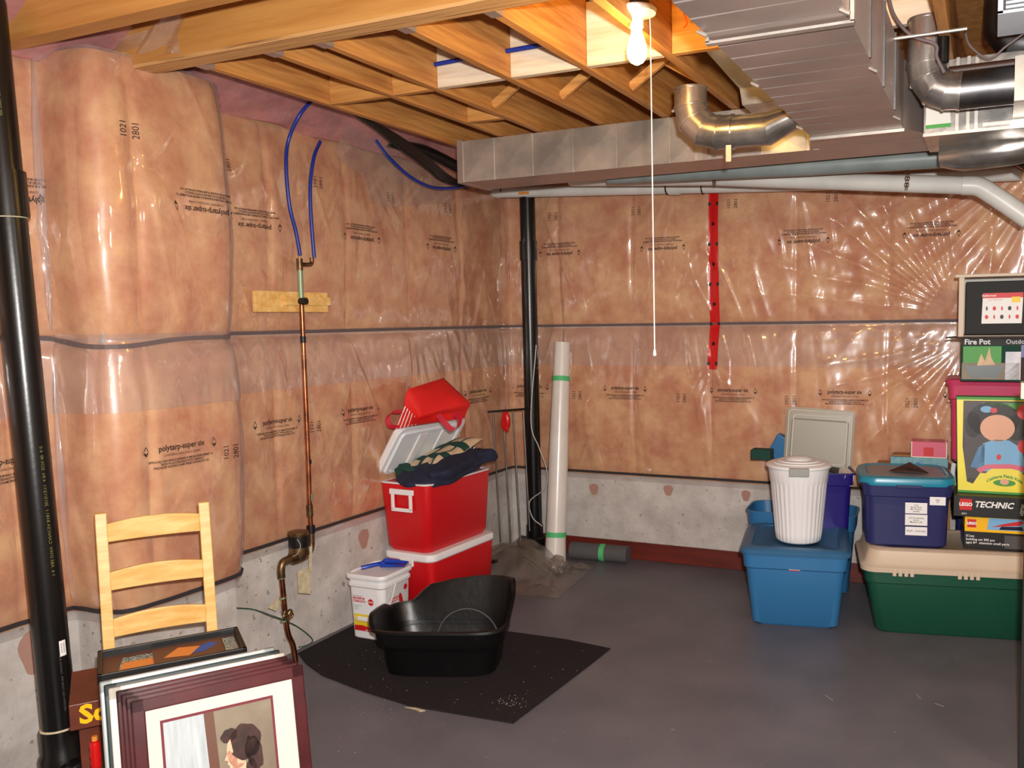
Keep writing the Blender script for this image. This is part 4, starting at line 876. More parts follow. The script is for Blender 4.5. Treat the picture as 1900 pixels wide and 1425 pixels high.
# coolers
def cooler(name, label, loc, rz, W, L, H, m_rim=True):
    r = thing('cooler', label, 'cooler', loc, rz)
    body(MB(), [(0, W - .05, L - .05), (.012, W - .03, L - .03), (.10, W - .024, L - .024), (.104, W - .016, L - .016), (H - .02, W, L), (H, W, L)] if name == 'lower' else
         [(0, W - .08, L - .07), (.03, W - .045, L - .04), (H - .012, W, L), (H, W, L)], .05, 8).build('cooler_body', 'red_cooler', r, True, angle=50)
    return r
c1 = cooler('lower', 'red cooler with its white lid closed, lower of the two stacked', (-3.15, 4.49, .0), math.radians(-3), .36, .66, .335)
body(MB(), [(.332, .366, .666), (.34, .378, .678), (.368, .378, .678), (.378, .368, .668), (.380, .34, .64)], .055, 8).build('lid', 'white_plastic', c1, True)
MB().box((-.05, -.345, .30), (.05, -.331, .345), .004).build('latch', 'white_plastic', c1)
c2 = cooler('upper', 'open red cooler with white handle, stuffed with clothes, upper of the two stacked', (-3.16, 4.48, .382), math.radians(-3), .375, .66, .415)
body(MB(), [(.412, .379, .664), (.420, .379, .664), (.420, .34, .62), (.30, .31, .59)], .052, 8).build('liner', 'cream_inner', c2, True)
hy = -.338
m_ = MB(); m_.box((-.088, hy - .012, .352), (.088, hy + .006, .385), .004).box((-.078, hy - .010, .26), (-.056, hy, .36), .003).box((.056, hy - .010, .26), (.078, hy, .36), .003).box((-.078, hy - .010, .25), (.078, hy, .272), .003)
m_.build('handle', 'white_plastic', c2)
lidM = Matrix.Translation((-.20, 0, .425)) @ rot(0, math.radians(-57), 0)
m_ = MB(lidM); m_.loops([rrect(w_, d_, .055, z_, 8, .19) for z_, w_, d_ in ((0, .37, .66), (.008, .385, .672), (.035, .385, .672), (.048, .36, .65))]); m_.build('lid', 'white_plastic', c2, True)
m_ = MB(lidM); m_.loops([rrect(w_, d_, .03, z_, 5, .19) for z_, w_, d_ in ((.002, .31, .60), (-.012, .30, .59), (-.012, .27, .56), (-.002, .265, .555))], False, True); m_.build('lid_liner', 'cream_inner', c2, True)
for yy in (-.12, .10): MB(lidM).box((.06, yy, -.010), (.32, yy + .07, .0), .003).build('lid_rib', 'white_plastic', c2)
CL = Matrix.Translation((-3.16, 4.48, .382)) @ Matrix.Rotation(math.radians(-3), 4, 'Z')
cl1 = tag(blob('navy_clothes', CL @ Vector((.06, -.02, .462)), (.175, .32, .072), 'navy_cloth', None, 4, .13, 2.6, rot(.12, -.10, -.0)), 'navy blue folded garment spilling over the rim of the open cooler', 'clothes')
cl2 = tag(blob('navy_sleeve', CL @ Vector((.14, .20, .50)), (.085, .15, .05), 'navy_cloth', None, 9, .12, 2.4, rot(.12, 0, -.3)), 'end of a navy garment with small white lettering hanging over the cooler corner', 'clothes')
def cloth(name, label, c, sx, sy, m, rm, seed, thick=.03, stripes=None):
    r = thing(name, label, 'clothes', c); nx, ny = 26, 20; V = []; F = []
    A, B = np.meshgrid(np.linspace(-1, 1, nx), np.linspace(-1, 1, ny), indexing='ij')
    Zt = thick * (1 - np.abs(A) ** 6) * (1 - np.abs(B) ** 6) + .028 * vnoise(A * 3 + 9, B * 2 + 5, seed)
    P = np.stack([A * sx, B * sy, Zt], -1); P = P @ np.array(rm.to_3x3()).T
    grid('fabric', P, m, r)
    if stripes:
        for u0, u1, ax in stripes:
            a_ = np.linspace(u0, u1, 4) if ax == 0 else np.linspace(-1, 1, nx); b_ = np.linspace(-1, 1, ny) if ax == 0 else np.linspace(u0, u1, 4)
            A, B = np.meshgrid(a_, b_, indexing='ij'); Zt = thick * (1 - np.abs(A) ** 6) * (1 - np.abs(B) ** 6) + .028 * vnoise(A * 3 + 9, B * 2 + 5, seed) + .0025
            grid('stripe', np.stack([A * sx, B * sy, Zt], -1) @ np.array(rm.to_3x3()).T, 'green_cloth', r)
    return r
cloth('plaid_shirt', 'cream and green plaid shirt folded on top in the open cooler', CL @ Vector((.0, .06, .515)), .15, .27, 'cream_cloth', rot(math.radians(14), math.radians(-12), -.1), 21, .055, ((-.5, -.25, 1), (.15, .4, 1), (-.1, .08, 0), (.62, .7, 0)))
tag(blob('green_garment', CL @ Vector((-.08, -.16, .45)), (.10, .07, .05), 'green_cloth', None, 14, .15, 3), 'dark green folded fabric at the hinge side inside the open cooler', 'clothes')
text('NY', .05, 'white_print', 'print', cl2, lambda x, y: CL @ Vector((.13 + x * .8, .17 + x * .5, .556 + y * .7)), bold=.002)
# red bag on the lid
rb = thing('red_bag', 'red and white striped cloth bag lying upside down on the open cooler lid', 'bag', (-3.12, 4.42, 1.22))
Wd = lambda px, py, y: at(px, py, 1, y) - Vector((-3.12, 4.42, 1.22))
top = [Wd(757, 722, 4.22), Wd(823, 701, 4.62), Wd(871, 746, 4.58), Wd(781, 772, 4.22)]
mid = [Wd(750, 752, 4.2), Wd(822, 735, 4.66), Wd(868, 760, 4.60), Wd(776, 778, 4.24)]
bot = [Wd(732, 797, 4.15), Wd(820, 772, 4.7), Wd(862, 776, 4.62), Wd(775, 788, 4.10)]
def sub4(q, n=5):
    o_ = []
    for i in range(4):
        for k in range(n): o_.append(q[i].lerp(q[(i + 1) % 4], k / n))
    return o_
def puff(q, a): c = sum(q, Vector()) / len(q); return [c + (p - c) * a for p in q]
m_ = MB(); m_.loops([sub4(mid), puff(sub4([m.lerp(t, .6) for m, t in zip(mid, top)]), 1.04), sub4(top), puff(sub4([t + Vector((0, 0, .012)) for t in top]), .8), puff(sub4([t + Vector((0, 0, .014)) for t in top]), .3)])
m_.build('bag_base', 'red_cloth', rb, True, angle=60)
m_ = MB(); m_.loops([sub4(bot), puff(sub4(mid), .985)], True, False); m_.build('bag_side', 'red_cloth', rb, True)
nrm_ = (mid[3] - mid[0]).cross(bot[0] - mid[0]).normalized(); 
for sg_ in (1,):
    for k in range(6):
        a = (k + .3) / 6; b = a + .055; off = nrm_ * -.004 if nrm_.y > 0 else nrm_ * .004
        MB().poly([mid[0].lerp(mid[3], a) + off, mid[0].lerp(mid[3], b) + off, bot[0].lerp(bot[3], b) + off, bot[0].lerp(bot[3], a) + off]).build('stripe', 'white_print', rb)
def ribbon(pts, w_, m, name, par, n=Vector((0, 1, .2))):
    pts = catmull([Vector(p) for p in pts], 6); L_ = []
    for i, p in enumerate(pts):
        L_.append([p + n * (-w_ / 2), p + n * (w_ / 2), p + n * (w_ / 2) + Vector((.003, 0, .002)), p + n * (-w_ / 2) + Vector((.003, 0, .002))])
    return MB().loops(L_).build(name, m, par, True)
ribbon([Wd(812, 770, 4.2), Wd(825, 785, 4.2), Wd(838, 797, 4.22), Wd(850, 792, 4.25), Wd(853, 778, 4.28), Wd(845, 768, 4.3)], .035, 'crimson_strap', 'strap', rb, Vector((.5, .5, .5)))
ribbon([Wd(745, 764, 4.12), Wd(728, 765, 4.1), Wd(719, 775, 4.1), Wd(723, 790, 4.1), Wd(737, 793, 4.1)], .035, 'crimson_strap', 'strap', rb, Vector((.5, .5, .5)))

# corner things: rods, roll, plastic heap, foam roll, board
rk = thing('metal_rods', 'rack of four thin dark metal rods leaning in the corner under a black crossbar', 'rack', (-3.0, 5.3, 0)); W0 = Vector((-3.0, 5.3, 0))
for a, b in (((915, 768), (929, 1006)), ((934, 766), (948, 1006)), ((952, 763), (966, 1004)), ((971, 761), (983, 985))):
    MB().tube([at(*a, 1, 5.34) - W0, at(*b, 1, 5.26) - W0], .0055, 8).build('rod', 'steel_dull', rk, True)
MB().bar(at(906, 764, 1, 5.335) - W0, at(984, 758, 1, 5.335) - W0, .014, .014).build('crossbar', 'black', rk)
tag(blob('red_mitten', at(938, 782, 1, 5.30), (.030, .02, .065), 'tuck_red', None, 5, .12, 2), 'shiny red plastic thing hanging on the crossbar of the metal rods', 'ornament')
ro = thing('white_roll', 'tall white plastic roll with green tape bands, leaning in the back corner', 'roll', (-2.80, 5.36, .02)); W0 = Vector((-2.80, 5.36, .02))
A_, B_ = Vector((0, 0, 0)), at(1043, 636, 1, 5.62) - W0
MB().tube([A_, A_.lerp(B_, .12), A_.lerp(B_, .5), B_], [.078, .072, .070, .056], 28).build('rolled_sheet', 'roll_white', ro, True)
for t, r in ((.135, .0745), (.835, .0640)):
    p = A_.lerp(B_, t); d = (B_ - A_).normalized() * .018; MB().tube([p - d, p + d], [r, r - .001], 28, cap=False).build('tape_band', 'tape_green', ro, True)
hp = thing('plastic_heap', 'low heap covered with crumpled translucent plastic on the floor beside the coolers', 'plastic sheet', (-2.95, 5.1, 0))
blob('covered_bundle', (-.07, .12, .0), (.24, .30, .10), 'grey_foam', hp, 33, .05, 1.6, rot(0, 0, .2), fl=0)
n1 = 60; A, B = np.meshgrid(np.linspace(-1, 1, n1), np.linspace(-1, 1, n1), indexing='ij')
hz = .17 * np.exp(-(((A + .15) / .62) ** 4 + ((B - .15) / .66) ** 4)) + .06 * (vnoise(A * 5 + 20, B * 5 + 20, 41) + .5) * np.exp(-(A ** 4 + B ** 4)) + .03 * (1 - np.abs(np.sin(A * 6 + B * 3 + 2 * vnoise(A * 3 + 9, B * 3 + 9, 43))) ** .5) * .5
hz = hz * np.clip((1 - np.abs(A)) * 6, 0, 1) * np.clip((1 - np.abs(B)) * 6, 0, 1) + .004
grid('crumpled_sheet', np.stack([A * .40 + .04 - .05 * B, B * .40 + .05 * A, hz], -1), 'poly_bag', hp)
tag(blob('plastic_wrap', at(1030, 1050, 2, .05), (.07, .05, .055), 'poly_bag', None, 8, .25, 3.4), 'bunched clear plastic wrap around the foot of the white roll', 'plastic sheet')
tag(MB().bar(at(889, 1046, 1, 4.9), at(922, 1041, 1, 4.9), .025, .02).build('hand_tool', 'black', None, bevel=.004), 'short black handle sticking out beside the lower red cooler', 'tool')
fo = thing('foam_roll', 'small dark grey foam roll with green tape at the foot of the back wall', 'roll', (-2.55, 5.63, .06))
MB().tube([(-.25, 0, 0), (.19, .03, 0)], .062, 24).build('foam', 'grey_foam', fo, True); MB().tube([(-.02, .016, 0), (.02, .019, 0)], .0635, 24, cap=False).build('tape_band', 'tape_green', fo, True)
tag(MB(Matrix.Translation((-1.4, 5.78, .0)) @ rot(math.radians(-4), 0, 0)).box((-1.72, -.02, 0), (1.8, -.002, .125), .002).build('wood_board', 'baseboard_red'), 'long dark red-brown board standing on edge along the foot of the back wall', 'board')

# ------------------------------------------------------------------ storage group at the right
def tote(name, label, loc, rz, W, D, H, m, lid=None, lidh=.03, r=.05, taper=.10, group=None, lip=.015, openm=None):
    t_ = thing(name, label, 'storage bin', loc, rz, group)
    wb_, db_ = W - taper, D - taper
    lev = [(0, wb_ - .03, db_ - .03), (.015, wb_, db_), (H * .78, W - .035, D - .035), (H * .80, W - .012, D - .012), (H - .012, W, D), (H - .010, W + lip, D + lip), (H, W + lip, D + lip)]
    if not lid: lev += [(H, W - .01, D - .01), (H * .8, W - .03, D - .03), (.02, wb_ - .02, db_ - .02)]
    body(MB(), lev, r, 6).build('bin_body', m, t_, True, angle=40)
    if lid:
        body(MB(), [(H - .008, W + .028, D + .028), (H + .008, W + .034, D + .034), (H + lidh * .6, W + .02, D + .02), (H + lidh, W - .02, D - .02), (H + lidh, W - .09, D - .09), (H + lidh - .010, W - .11, D - .11)], r + .012, 6).build('lid', lid, t_, True, angle=40)
    return t_
def lab(par, f, pts, m, name='label'): return MB().poly([f(*p) for p in pts]).build(name, m, par)
A11 = math.radians(10)
bt1 = tote('blue_bin', 'large blue storage bin with lid, carrying the white waste bin', (-1.03, 5.05, 0), A11, .58, .62, .43, 'blue_tote', 'blue_lid')
ff = planefn((.01, -.297, .33), (1, 0, 0), (0, -.02 * 0, 1))
lab(bt1, planefn((.0, -.302, .345), (1, 0, 0), (0, -.05, 1)), [(.035 * math.cos(t), .0105 * math.sin(t)) for t in [k * PI / 10 for k in range(20)]], 'red_print', 'badge')
text('Rubbermaid', .0125, 'white_print', 'print', bt1, planefn((.0, -.304, .345), (1, 0, 0), (0, -.05, 1)), bold=.0003)
wbn = thing('waste_bin', 'tall white fluted plastic waste bin with a lid, standing on the blue bin', 'waste bin', (-1.0, 4.97, .462))
L_ = []
for z, r, fl_2 in ((0, .118, 0), (.01, .128, .3), (.05, .134, 1), (.34, .160, 1), (.352, .164, 0), (.43, .172, 0), (.43, .160, 0)):
    L_.append([((r - .0045 * fl_2 * (.5 + .5 * math.cos(k * PI / 4)) ) * math.cos(2 * PI * k / 256), (r - .0045 * fl_2 * (.5 + .5 * math.cos(k * PI / 4))) * math.sin(2 * PI * k / 256), z) for k in range(256)])
MB().loops(L_).build('bin_body', 'white_plastic', wbn, True, angle=60)
MB().lathe([(.001, .434), (.182, .430), (.186, .436), (.184, .446), (.172, .452), (.150, .454), (.146, .460), (.12, .463), (.116, .469), (.085, .471), (.075, .470), (.070, .476), (.05, .486), (.02, .490), (.001, .490)], seg=64).build('lid', 'white_plastic', wbn, True, angle=25)
hM = Matrix.Rotation(math.radians(12), 4, 'Z')
for a in (12, 192):
    hM = Matrix.Rotation(math.radians(a), 4, 'Z'); MB(hM).box((-.055, -.198, .402), (.055, -.172, .448), .004).build('handle_clip', 'bin_handle', wbn)
    for k in range(6): MB(hM).box((-.045 + k * .017, -.200, .408), (-.037 + k * .017, -.196, .440)).build('grip_rib', 'bin_handle', wbn)
bt2 = tote('blue_bin', 'open blue storage bin half hidden behind the white waste bin', (-1.09, 5.55, .0), math.radians(4), .68, .36, .52, 'blue_tote', None, r=.09)
pb_ = tote('purple_bin', 'deep purple-blue open bin with papers, behind the white waste bin', (-.96, 5.48, .42), math.radians(16), .36, .38, .38, 'purple_bin', None, r=.04, taper=.06)
blob('bin_contents', (0, 0, .33), (.14, .14, .05), 'black', pb_, 3, .2, 3); MB(rot(.2, .1, .3)).box((.02, -.14, .34), (.08, -.05, .42)).build('paper', 'off_white', pb_)
LM = (Matrix.Translation((-.96, 5.48, .42)) @ Matrix.Rotation(math.radians(16), 4, 'Z')).inverted() @ Matrix.Translation((-1.01, 5.60, .76)) @ rot(math.radians(-6), math.radians(3), math.radians(6))
def rrz(w_, h_, r, y): return [(x, y, yy + h_ / 2) for x, yy, _ in rrect(w_, h_, r, 0, 6)]
ld = MB(LM).loops([rrz(.43, .40, .03, 0), rrz(.43, .40, .03, -.012), rrz(.40, .37, .025, -.016), rrz(.36, .33, .02, -.016), rrz(.35, .32, .02, -.008)]).build('clear_lid', 'clear_lid', pb_, True, angle=30, label='translucent lid standing upright')
m_ = MB(LM); 
for w_, h_ in ((.395, .365), (.335, .305)):
    q = rrz(w_, h_, .02, -.018); off_ = (.40 - h_) / 2; m_.tube([(x, y, z_ + off_) for x, y, z_ in q + q[:1]], .003, 6)
m_.build('moulded_rim', 'off_white', ld, True)
tag(MB().box((-1.40, 5.42, .84), (-1.27, 5.52, .905), .005).build('green_box', 'green_cloth'), 'small dark green thing sticking out left of the white waste bin lid', 'box')
tag(MB(Matrix.Translation((-1.28, 5.64, .84)) @ rot(0, .5, .0)).box((-.06, -.04, -.02), (.08, .04, .14), .01).build('blue_case', 'blue_tote'), 'blue plastic case leaning behind the white waste bin, left of the clear lid', 'case')

A12 = math.radians(11)
gt = tote('green_bin', 'long dark green storage trunk on the floor with a beige lid, at the right', (-.17, 5.17, 0), A12, 1.00, .56, .375, 'green_tote', None, r=.06, taper=.13)
body(MB(), [(.365, 1.035, .60), (.392, 1.04, .605), (.398, 1.02, .585), (.41, .99, .56), (.475, .95, .52), (.487, .91, .48), (.487, .86, .43), (.480, .84, .41)], .08, 7).build('lid', 'beige_lid', gt, True, angle=40)
for x in (-.30, .03, .36):
    for k in range(4): MB().box((x - .055 + k * .03, -.306, .348), (x - .035 + k * .03, -.288, .385), .003).build('latch_tab', 'beige_lid', gt)
nb = tote('navy_bin', 'navy storage bin with a teal lid and handwritten labels, on the green trunk', (-.435, 5.10, .488), A11, .47, .46, .355, 'navy_tote', None, r=.05, taper=.05)
body(MB(Matrix.Translation((0, 0, .0))), [(.345, .50, .49), (.362, .505, .495), (.385, .49, .48), (.392, .46, .45), (.392, .42, .41), (.384, .41, .40)], .09, 7).build('lid', 'teal_lid', nb, True, angle=40)
body(MB(), [(.385, .40, .39), (.3885, .395, .385)], .07, 7).build('lid_panel', 'lid_smoke', nb, True)
MB().box((-.06, -.252, .335), (.07, -.235, .352), .003).build('latch', 'navy_tote', nb)
nf = lambda x, z: (x, -(.43 + .02 * z / .355) / 2 - .010, z)
for (x0, z0, x1, z1), m__, tx in (((-.012, .195, .100, .255), 'white_print', 'Toys\nBarbie dress\nMr. Potatoe\npuzzles'), ((-.012, .130, .102, .190), 'white_print', 'card & colouring\nbooks\nMarkers craft'), ((-.010, .075, .102, .122), 'white_print', 'PLAY - DOUGH'), ((.112, .245, .192, .290), 'white_print', '0000\n00')):
    MB().poly([nf(x0, z0), nf(x1, z0), nf(x1, z1), nf(x0, z1)]).build('label', m__, nb)
    text(tx, .0115 if 'PLAY' not in tx else .014, 'ink', 'print', nb, (lambda cx, cz: (lambda x, y: Vector(nf(cx + x, cz + y)) + Vector((0, -.0008, 0))))((x0 + x1) / 2, (z0 + z1) / 2), bold=.0001)
st_ = thing('dark_cloth_scrap', 'crumpled dark brown scrap lying on the teal bin lid', 'cloth', (-.42, 5.06, .877), A11)
MB().loops([[(-.10, -.02, .004), (-.02, -.05, .004), (.10, -.06, .004), (.12, -.04, .004), (.03, .03, .004), (-.05, .02, .004)], [(-.09, -.018, .01), (-.015, -.04, .02), (.09, -.055, .012), (.10, -.04, .012), (.02, .02, .055), (-.03, .015, .03)]]).build('scrap', 'hair', st_, bevel=.003)
# hidden support boxes behind and the small boxes on them
tag(MB(Matrix.Translation((-.37, 5.61, 0)) @ rot(0, 0, .05)).box((-.27, -.13, 0), (.16, .13, .83), .006).build('cardboard_box', 'cardboard'), 'tall cardboard box behind the navy bin, supporting the small boxes', 'box')
aq = thing('aqua_box', 'pale blue flat box behind the navy bin, under the pink box', 'box', (-.37, 5.47, .832), .03)
MB().box((-.17, -.07, 0), (.15, .10, .075), .002).build('box_body', 'aqua_box', aq); text('Blue', .03, 'blue_print', 'print', aq, planefn((.0, -.0715, .035), (1, 0, 0), (0, 0, 1)), bold=.001)
MB().box((-.16, -.04, .076), (-.05, .08, .082)).build('top_flap', 'cardboard', aq)
pk_ = thing('pink_box', 'small pink box with a darker red square on its front, on the pale blue box', 'box', (-.325, 5.47, .909), .03)
MB().box((-.10, -.07, 0), (.10, .07, .095), .002).build('box_body', 'pink_box', pk_); MB().poly([(-.03, -.0715, .012), (.025, -.0715, .012), (.025, -.0715, .062), (-.03, -.0715, .062)]).build('red_panel', 'red_print', pk_)
for x in (-.097, .097): MB().box((x - .003, -.0725, .0), (x + .003, -.0705, .095)).build('edge_trim', 'off_white', pk_)
MB().box((-.10, -.0725, 0), (.10, -.0705, .006)).build('edge_trim', 'off_white', pk_)
b2 = tote('navy_tote', 'dark purple storage tote behind the toy boxes, under the pink tote', (.06, 5.62, .0), .02, .50, .24, .90, 'navy_tote', None, r=.04, taper=.02)
MB().tube([(-.245, -.175, .72), (-.255, -.2, .82), (-.25, -.19, .88)], .014, 8, smooth=4).build('handle', 'cream_inner', b2, True)
pt = tote('pink_tote', 'tall pink plastic tote behind the doll box, near the right edge', (.025, 5.50, .902), .02, .50, .36, .46, 'pink_tote', None, r=.03, taper=.05)
body(MB(), [(.445, .52, .38), (.475, .53, .39), (.482, .51, .37)], .04, 6).build('lid', 'pink_tote', pt, True)
fp = thing('fire_pot_box', 'box printed with a garden fire bowl picture, on top of the pink tote', 'box', (.045, 5.28, 1.386), .03)
MB().box((-.20, -.16, 0), (.32, .18, .235), .002).build('box_body', 'green_cloth', fp)
F_ = lambda x, z, k=1: (x, -.16 - .0007 * k, z)
for pts, m__, k in (([(-.20, .195), (.32, .195), (.32, .235), (-.20, .235)], 'black_print', 1), ([(-.19, .10), (.0, .10), (.0, .19), (-.19, .19)], 'green_print', 1), ([(-.195, .01), (.09, .01), (.09, .10), (-.195, .10)], 'photo_bg', 1),
                    ([(-.18, .085), (-.15, .02), (-.02, .02), (.02, .085)], 'frame_green', 2), ([(-.12, .085), (-.10, .15), (-.08, .11), (-.06, .185), (-.05, .13), (-.03, .09)], 'cream_cloth', 3), ([(.02, .01), (.10, .01), (.10, .16), (.02, .16)], 'photo_white', 1), ([(.095, .01), (.32, .01), (.32, .195), (.095, .195)], 'purple_bin', 2), ([(.095, .01), (.32, .01), (.32, .13), (.095, .13)], 'hair', 3)):
    MB().poly([F_(x, z, k) for x, z in pts]).build('printed_area', m__, fp)
text('Fire Pot', .040, 'white_print', 'print', fp, planefn((-.185, -.1622, .213), (1, 0, 0), (0, 0, 1)), 'LEFT', bold=.001)
text('Outdoor Fire', .034, 'white_print', 'print', fp, planefn((.02, -.1622, .213), (1, 0, 0), (0, 0, 1)), 'LEFT')
cb_ = thing('clear_bin', 'clear plastic bin on its side, dark tray and white label inside, topmost at right edge', 'storage bin', (.07, 5.24, 1.628), .02)
m_ = MB(); m_.box((-.245, -.15, .0), (.35, .15, .008)).box((-.22, -.15, .318), (.35, .15, .328)).box((-.235, -.15, .008), (-.215, .15, .32)).box((-.22, .14, .008), (.35, .15, .32))
m_.build('clear_shell', 'clear_lid', cb_, bevel=.003)
MB().box((-.26, -.165, .318), (.35, -.135, .335), .003).build('rim', 'beige_lid', cb_); MB().box((-.24, -.165, .0), (-.212, -.14, .32), .003).build('rim', 'beige_lid', cb_)
MB().box((-.205, -.145, .012), (.35, -.10, .295), .004).build('dark_tray', 'dark_rubber', cb_)
MB().hexa([(-.30, -.19, -.008), (.35, -.19, -.008), (.35, .0, -.008), (-.28, .0, -.008), (-.30, -.19, .0), (.35, -.19, .0), (.35, .0, .0), (-.28, .0, .0)]).build('loose_lid', 'hair', cb_)
G_ = lambda x, z, k=1: (x, -.146 - .0008 * k, z)
for pts, m__, k in (([(-.125, .07), (.07, .07), (.075, .23), (-.12, .23)], 'white_print', 1), ([(-.12, .205), (.075, .205), (.075, .232), (-.12, .232)], 'red_print', 2), ([(.02, .18), (.062, .18), (.062, .21), (.02, .21)], 'yellow', 3)):
    MB().poly([G_(x, z, k) for x, z in pts]).build('label', m__, cb_)
text('Rubbermaid', .014, 'white_print', 'print', cb_, planefn((-.09, -.1495, .218), (1, 0, 0), (0, 0, 1)), bold=.0003)
text('Easy Find Lids', .012, 'red_print', 'print', cb_, planefn((-.06, -.1480, .196), (1, 0, 0), (0, 0, 1)))
for i in range(5):
    for j in range(2):
        c = (-.10 + i * .037, .15 - j * .045); MB().poly([G_(c[0] + .009 * math.cos(t) * (1 if (i + j) % 2 else .5), c[1] + .012 * math.sin(t), 2) for t in [k * PI / 4 for k in range(8)]]).build('label_icon', 'red_print' if (i + j) % 3 else 'grey_foam', cb_)
for x, z0, z1 in ((.10, .20, .255), (.09, .02, .075)): MB().poly([G_(x, z0), G_(x + .02, z0), G_(x + .02, z1), G_(x, z1)]).build('label', 'off_white', cb_)
# toy boxes on the trunk
def toybox(name, label, x, y, z, w_, d_, h_, m, rz=0): 
    t_ = thing(name, label, 'box', (x, y, z), rz); MB().box((-w_ / 2, -d_ / 2, 0), (w_ / 2, d_ / 2, h_), .0015).build('box_body', m, t_); return t_
k1 = toybox('toy_box', 'black toy box with small grey print, bottom of the toy stack on the trunk', .085, 5.12, .489, .42, .20, .092, 'black', .10)
text("K'nex\nbuilding set 300 pcs\nages 8+  attention small parts", .018, 'white_print', 'print', k1, planefn((-.20, -.1015, .05), (1, 0, 0), (0, 0, 1)), 'LEFT', bold=.0002)
MB().poly([(-.01, -.1012, .01), (.20, -.1012, .01), (.20, -.1012, .08), (-.01, -.1012, .08)]).build('grey_panel', 'grey_foam', k1)
MB().poly([(-.2112, -.10, .004), (-.2112, .10, .004), (-.2112, .10, .088), (-.2112, -.10, .088)]).build('blue_side', 'blue_print', k1)
k2 = toybox('toy_box', 'yellow building-brick set box with a red and white plane, in the toy stack', .09, 5.10, .582, .42, .17, .088, 'lego_yellow', .09)
MB().poly([(-.10, -.0862, .015), (.09, -.0862, .015), (.11, -.0862, .078), (-.09, -.0862, .078)]).build('picture', 'light_blue', k2)
MB().poly([(-.08, -.087, .03), (.06, -.087, .045), (.08, -.087, .065), (.06, -.087, .07), (-.02, -.087, .05)]).build('picture', 'red_print', k2); MB().poly([(-.04, -.0865, .018), (.08, -.0865, .02), (.07, -.0865, .04), (-.03, -.0865, .035)]).build('picture', 'navy_cloth', k2)
k3 = toybox('toy_box', 'black building set box reading TECHNIC with a red square logo, in the toy stack', .05, 5.12, .671, .46, .30, .112, 'black', .08)
for par, x, z, s__ in ((k2, -.175, .045, .022), (k3, -.17, .066, .030)):
    yy = -.0865 if par is k2 else -.1515
    MB().poly([(x - s__, yy, z - s__), (x + s__, yy, z - s__), (x + s__, yy, z + s__), (x - s__, yy, z + s__)]).build('logo_square', 'red_print', par)
    text('LEGO', s__ * .85, 'white_print', 'logo', par, planefn((x, yy - .001, z), (1, 0, 0), (0, 0, 1)), bold=.0012)
text('TECHNIC', .044, 'white_print', 'print', k3, lambda x, y: Vector((-.125 + x + y * .25, -.1515, .068 + y)), 'LEFT', bold=.0014)
text('8071', .014, 'white_print', 'print', k3, planefn((-.19, -.1515, .015), (1, 0, 0), (0, 0, 1)), 'LEFT')
MB().poly([(.09, -.1512, .02), (.19, -.1512, .015), (.20, -.1512, .08), (.16, -.1512, .10), (.10, -.1512, .08)]).build('picture', 'mosaic', k3)
db = thing('doll_box', 'yellow and green doll box with a clear window showing a dark-haired doll in blue', 'box', (.045, 5.12, .784), .06)
MB().hexa([(-.20, -.06, 0), (.20, -.06, 0), (.20, .10, 0), (-.20, .10, 0), (-.215, -.04, .52), (.205, -.04, .52), (.205, .06, .52), (-.215, .06, .52)]).build('box_body', 'green_print', db)
def D_(x, z, k=1): return (x, -.06 + .02 * z / .52 - .0012 * k, z)
def dp(pts, m, k, name='printed_area'): MB().poly([D_(x, z, k) for x, z in pts]).build(name, m, db)
dp([(-.20, .012), (.20, .012), (.202, .505), (-.213, .505)], 'doll_yellow', 1)
dp([(-.155, .06), (-.125, .05), (-.09, .11), (.14, .11), (.19, .08), (.185, .36), (.195, .50), (-.18, .50), (-.18, .25)], 'grey_foam', 2, 'window_opening')
dp([(-.10, .49), (.19, .49), (.19, .44), (.0, .47)], 'green_print', 3)
def dell(cx, cz, a, b, m, k, name='doll'): dp([(cx + a * math.cos(t), cz + b * math.sin(t)) for t in [j * PI / 12 for j in range(24)]], m, k, name)
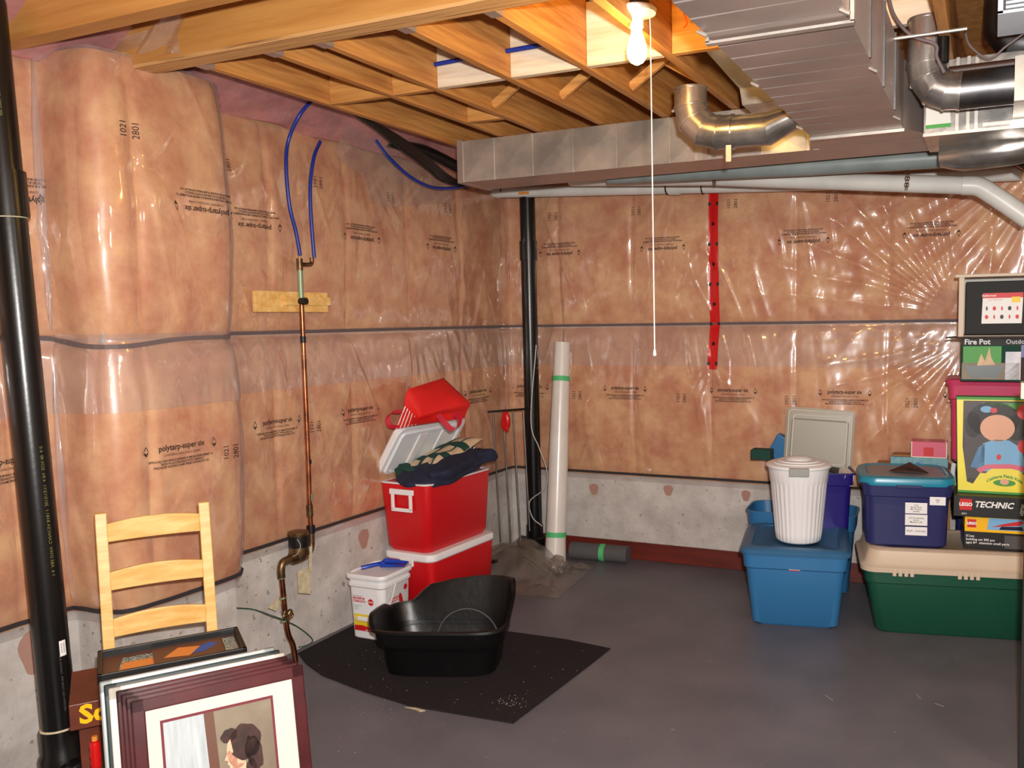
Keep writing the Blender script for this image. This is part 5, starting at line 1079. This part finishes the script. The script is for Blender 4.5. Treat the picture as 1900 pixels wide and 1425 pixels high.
dell(-.03, .40, .13, .095, 'hair_black', 3); dell(-.13, .37, .04, .07, 'hair_black', 3); dell(.08, .36, .05, .07, 'hair_black', 3); dell(-.01, .355, .085, .072, 'skin', 4)
dp([(-.10, .12), (-.08, .27), (-.02, .295), (.05, .29), (.11, .25), (.14, .12)], 'light_blue', 4, 'doll_dress'); dp([(-.14, .14), (-.10, .25), (-.07, .27), (-.07, .13)], 'blue_tote', 4, 'doll_dress')
dell(.12, .26, .03, .035, 'red_print', 5); dell(-.065, .455, .03, .018, 'light_blue', 5, 'doll_bow'); dell(-.03, .450, .018, .014, 'red_print', 6, 'doll_bow')
dell(.125, .445, .042, .042, 'red_print', 6, 'sticker'); dell(.0, .20, .012, .016, 'red_print', 6, 'doll_bow')
dp([(-.09, .11), (-.05, .135), (.06, .14), (.16, .12), (.17, .145), (.06, .165), (-.06, .158), (-.11, .13)], 'pink_box', 6, 'banner')
dell(.03, .085, .10, .065, 'doll_yellow', 5, 'logo_field'); dell(.03, .062, .055, .018, 'green_print', 7, 'logo_leaf'); dell(.03, .068, .022, .016, 'skin', 8, 'logo_leaf')
text('Cabbage Patch Kids', .022, 'green_print', 'print', db, lambda x, y: Vector(D_(.03 + x, .098 + y - 4 * x * x, 8)), bold=.0008)
m_ = MB(); m_.poly([D_(x, z, 9) for x, z in ((-.17, .08), (.19, .08), (.19, .50), (-.18, .50))]); o = m_.build('clear_window', 'clear_film', db)
# shelving upright and shelf end at the right edge
ps = thing('shelf_unit', 'black shelving upright with a pale shelf end at the right edge of the picture', 'shelf', (.135, 3.50, 0), math.radians(0))
MB().box((-.010, -.016, 0), (.022, .016, 1.44), .002).build('upright', 'dark_post', ps)
MB().box((-.035, -.03, 1.44), (.5, .05, 1.50), .003).build('shelf_board', 'shelf_beige', ps)
MB().box((.475, -.016, 0), (.5, .016, 1.44), .002).build('upright', 'dark_post', ps)
MB().box((.016, -.01, .0), (.47, .03, .9), .003).build('yellow_panel', 'lego_yellow', ps)
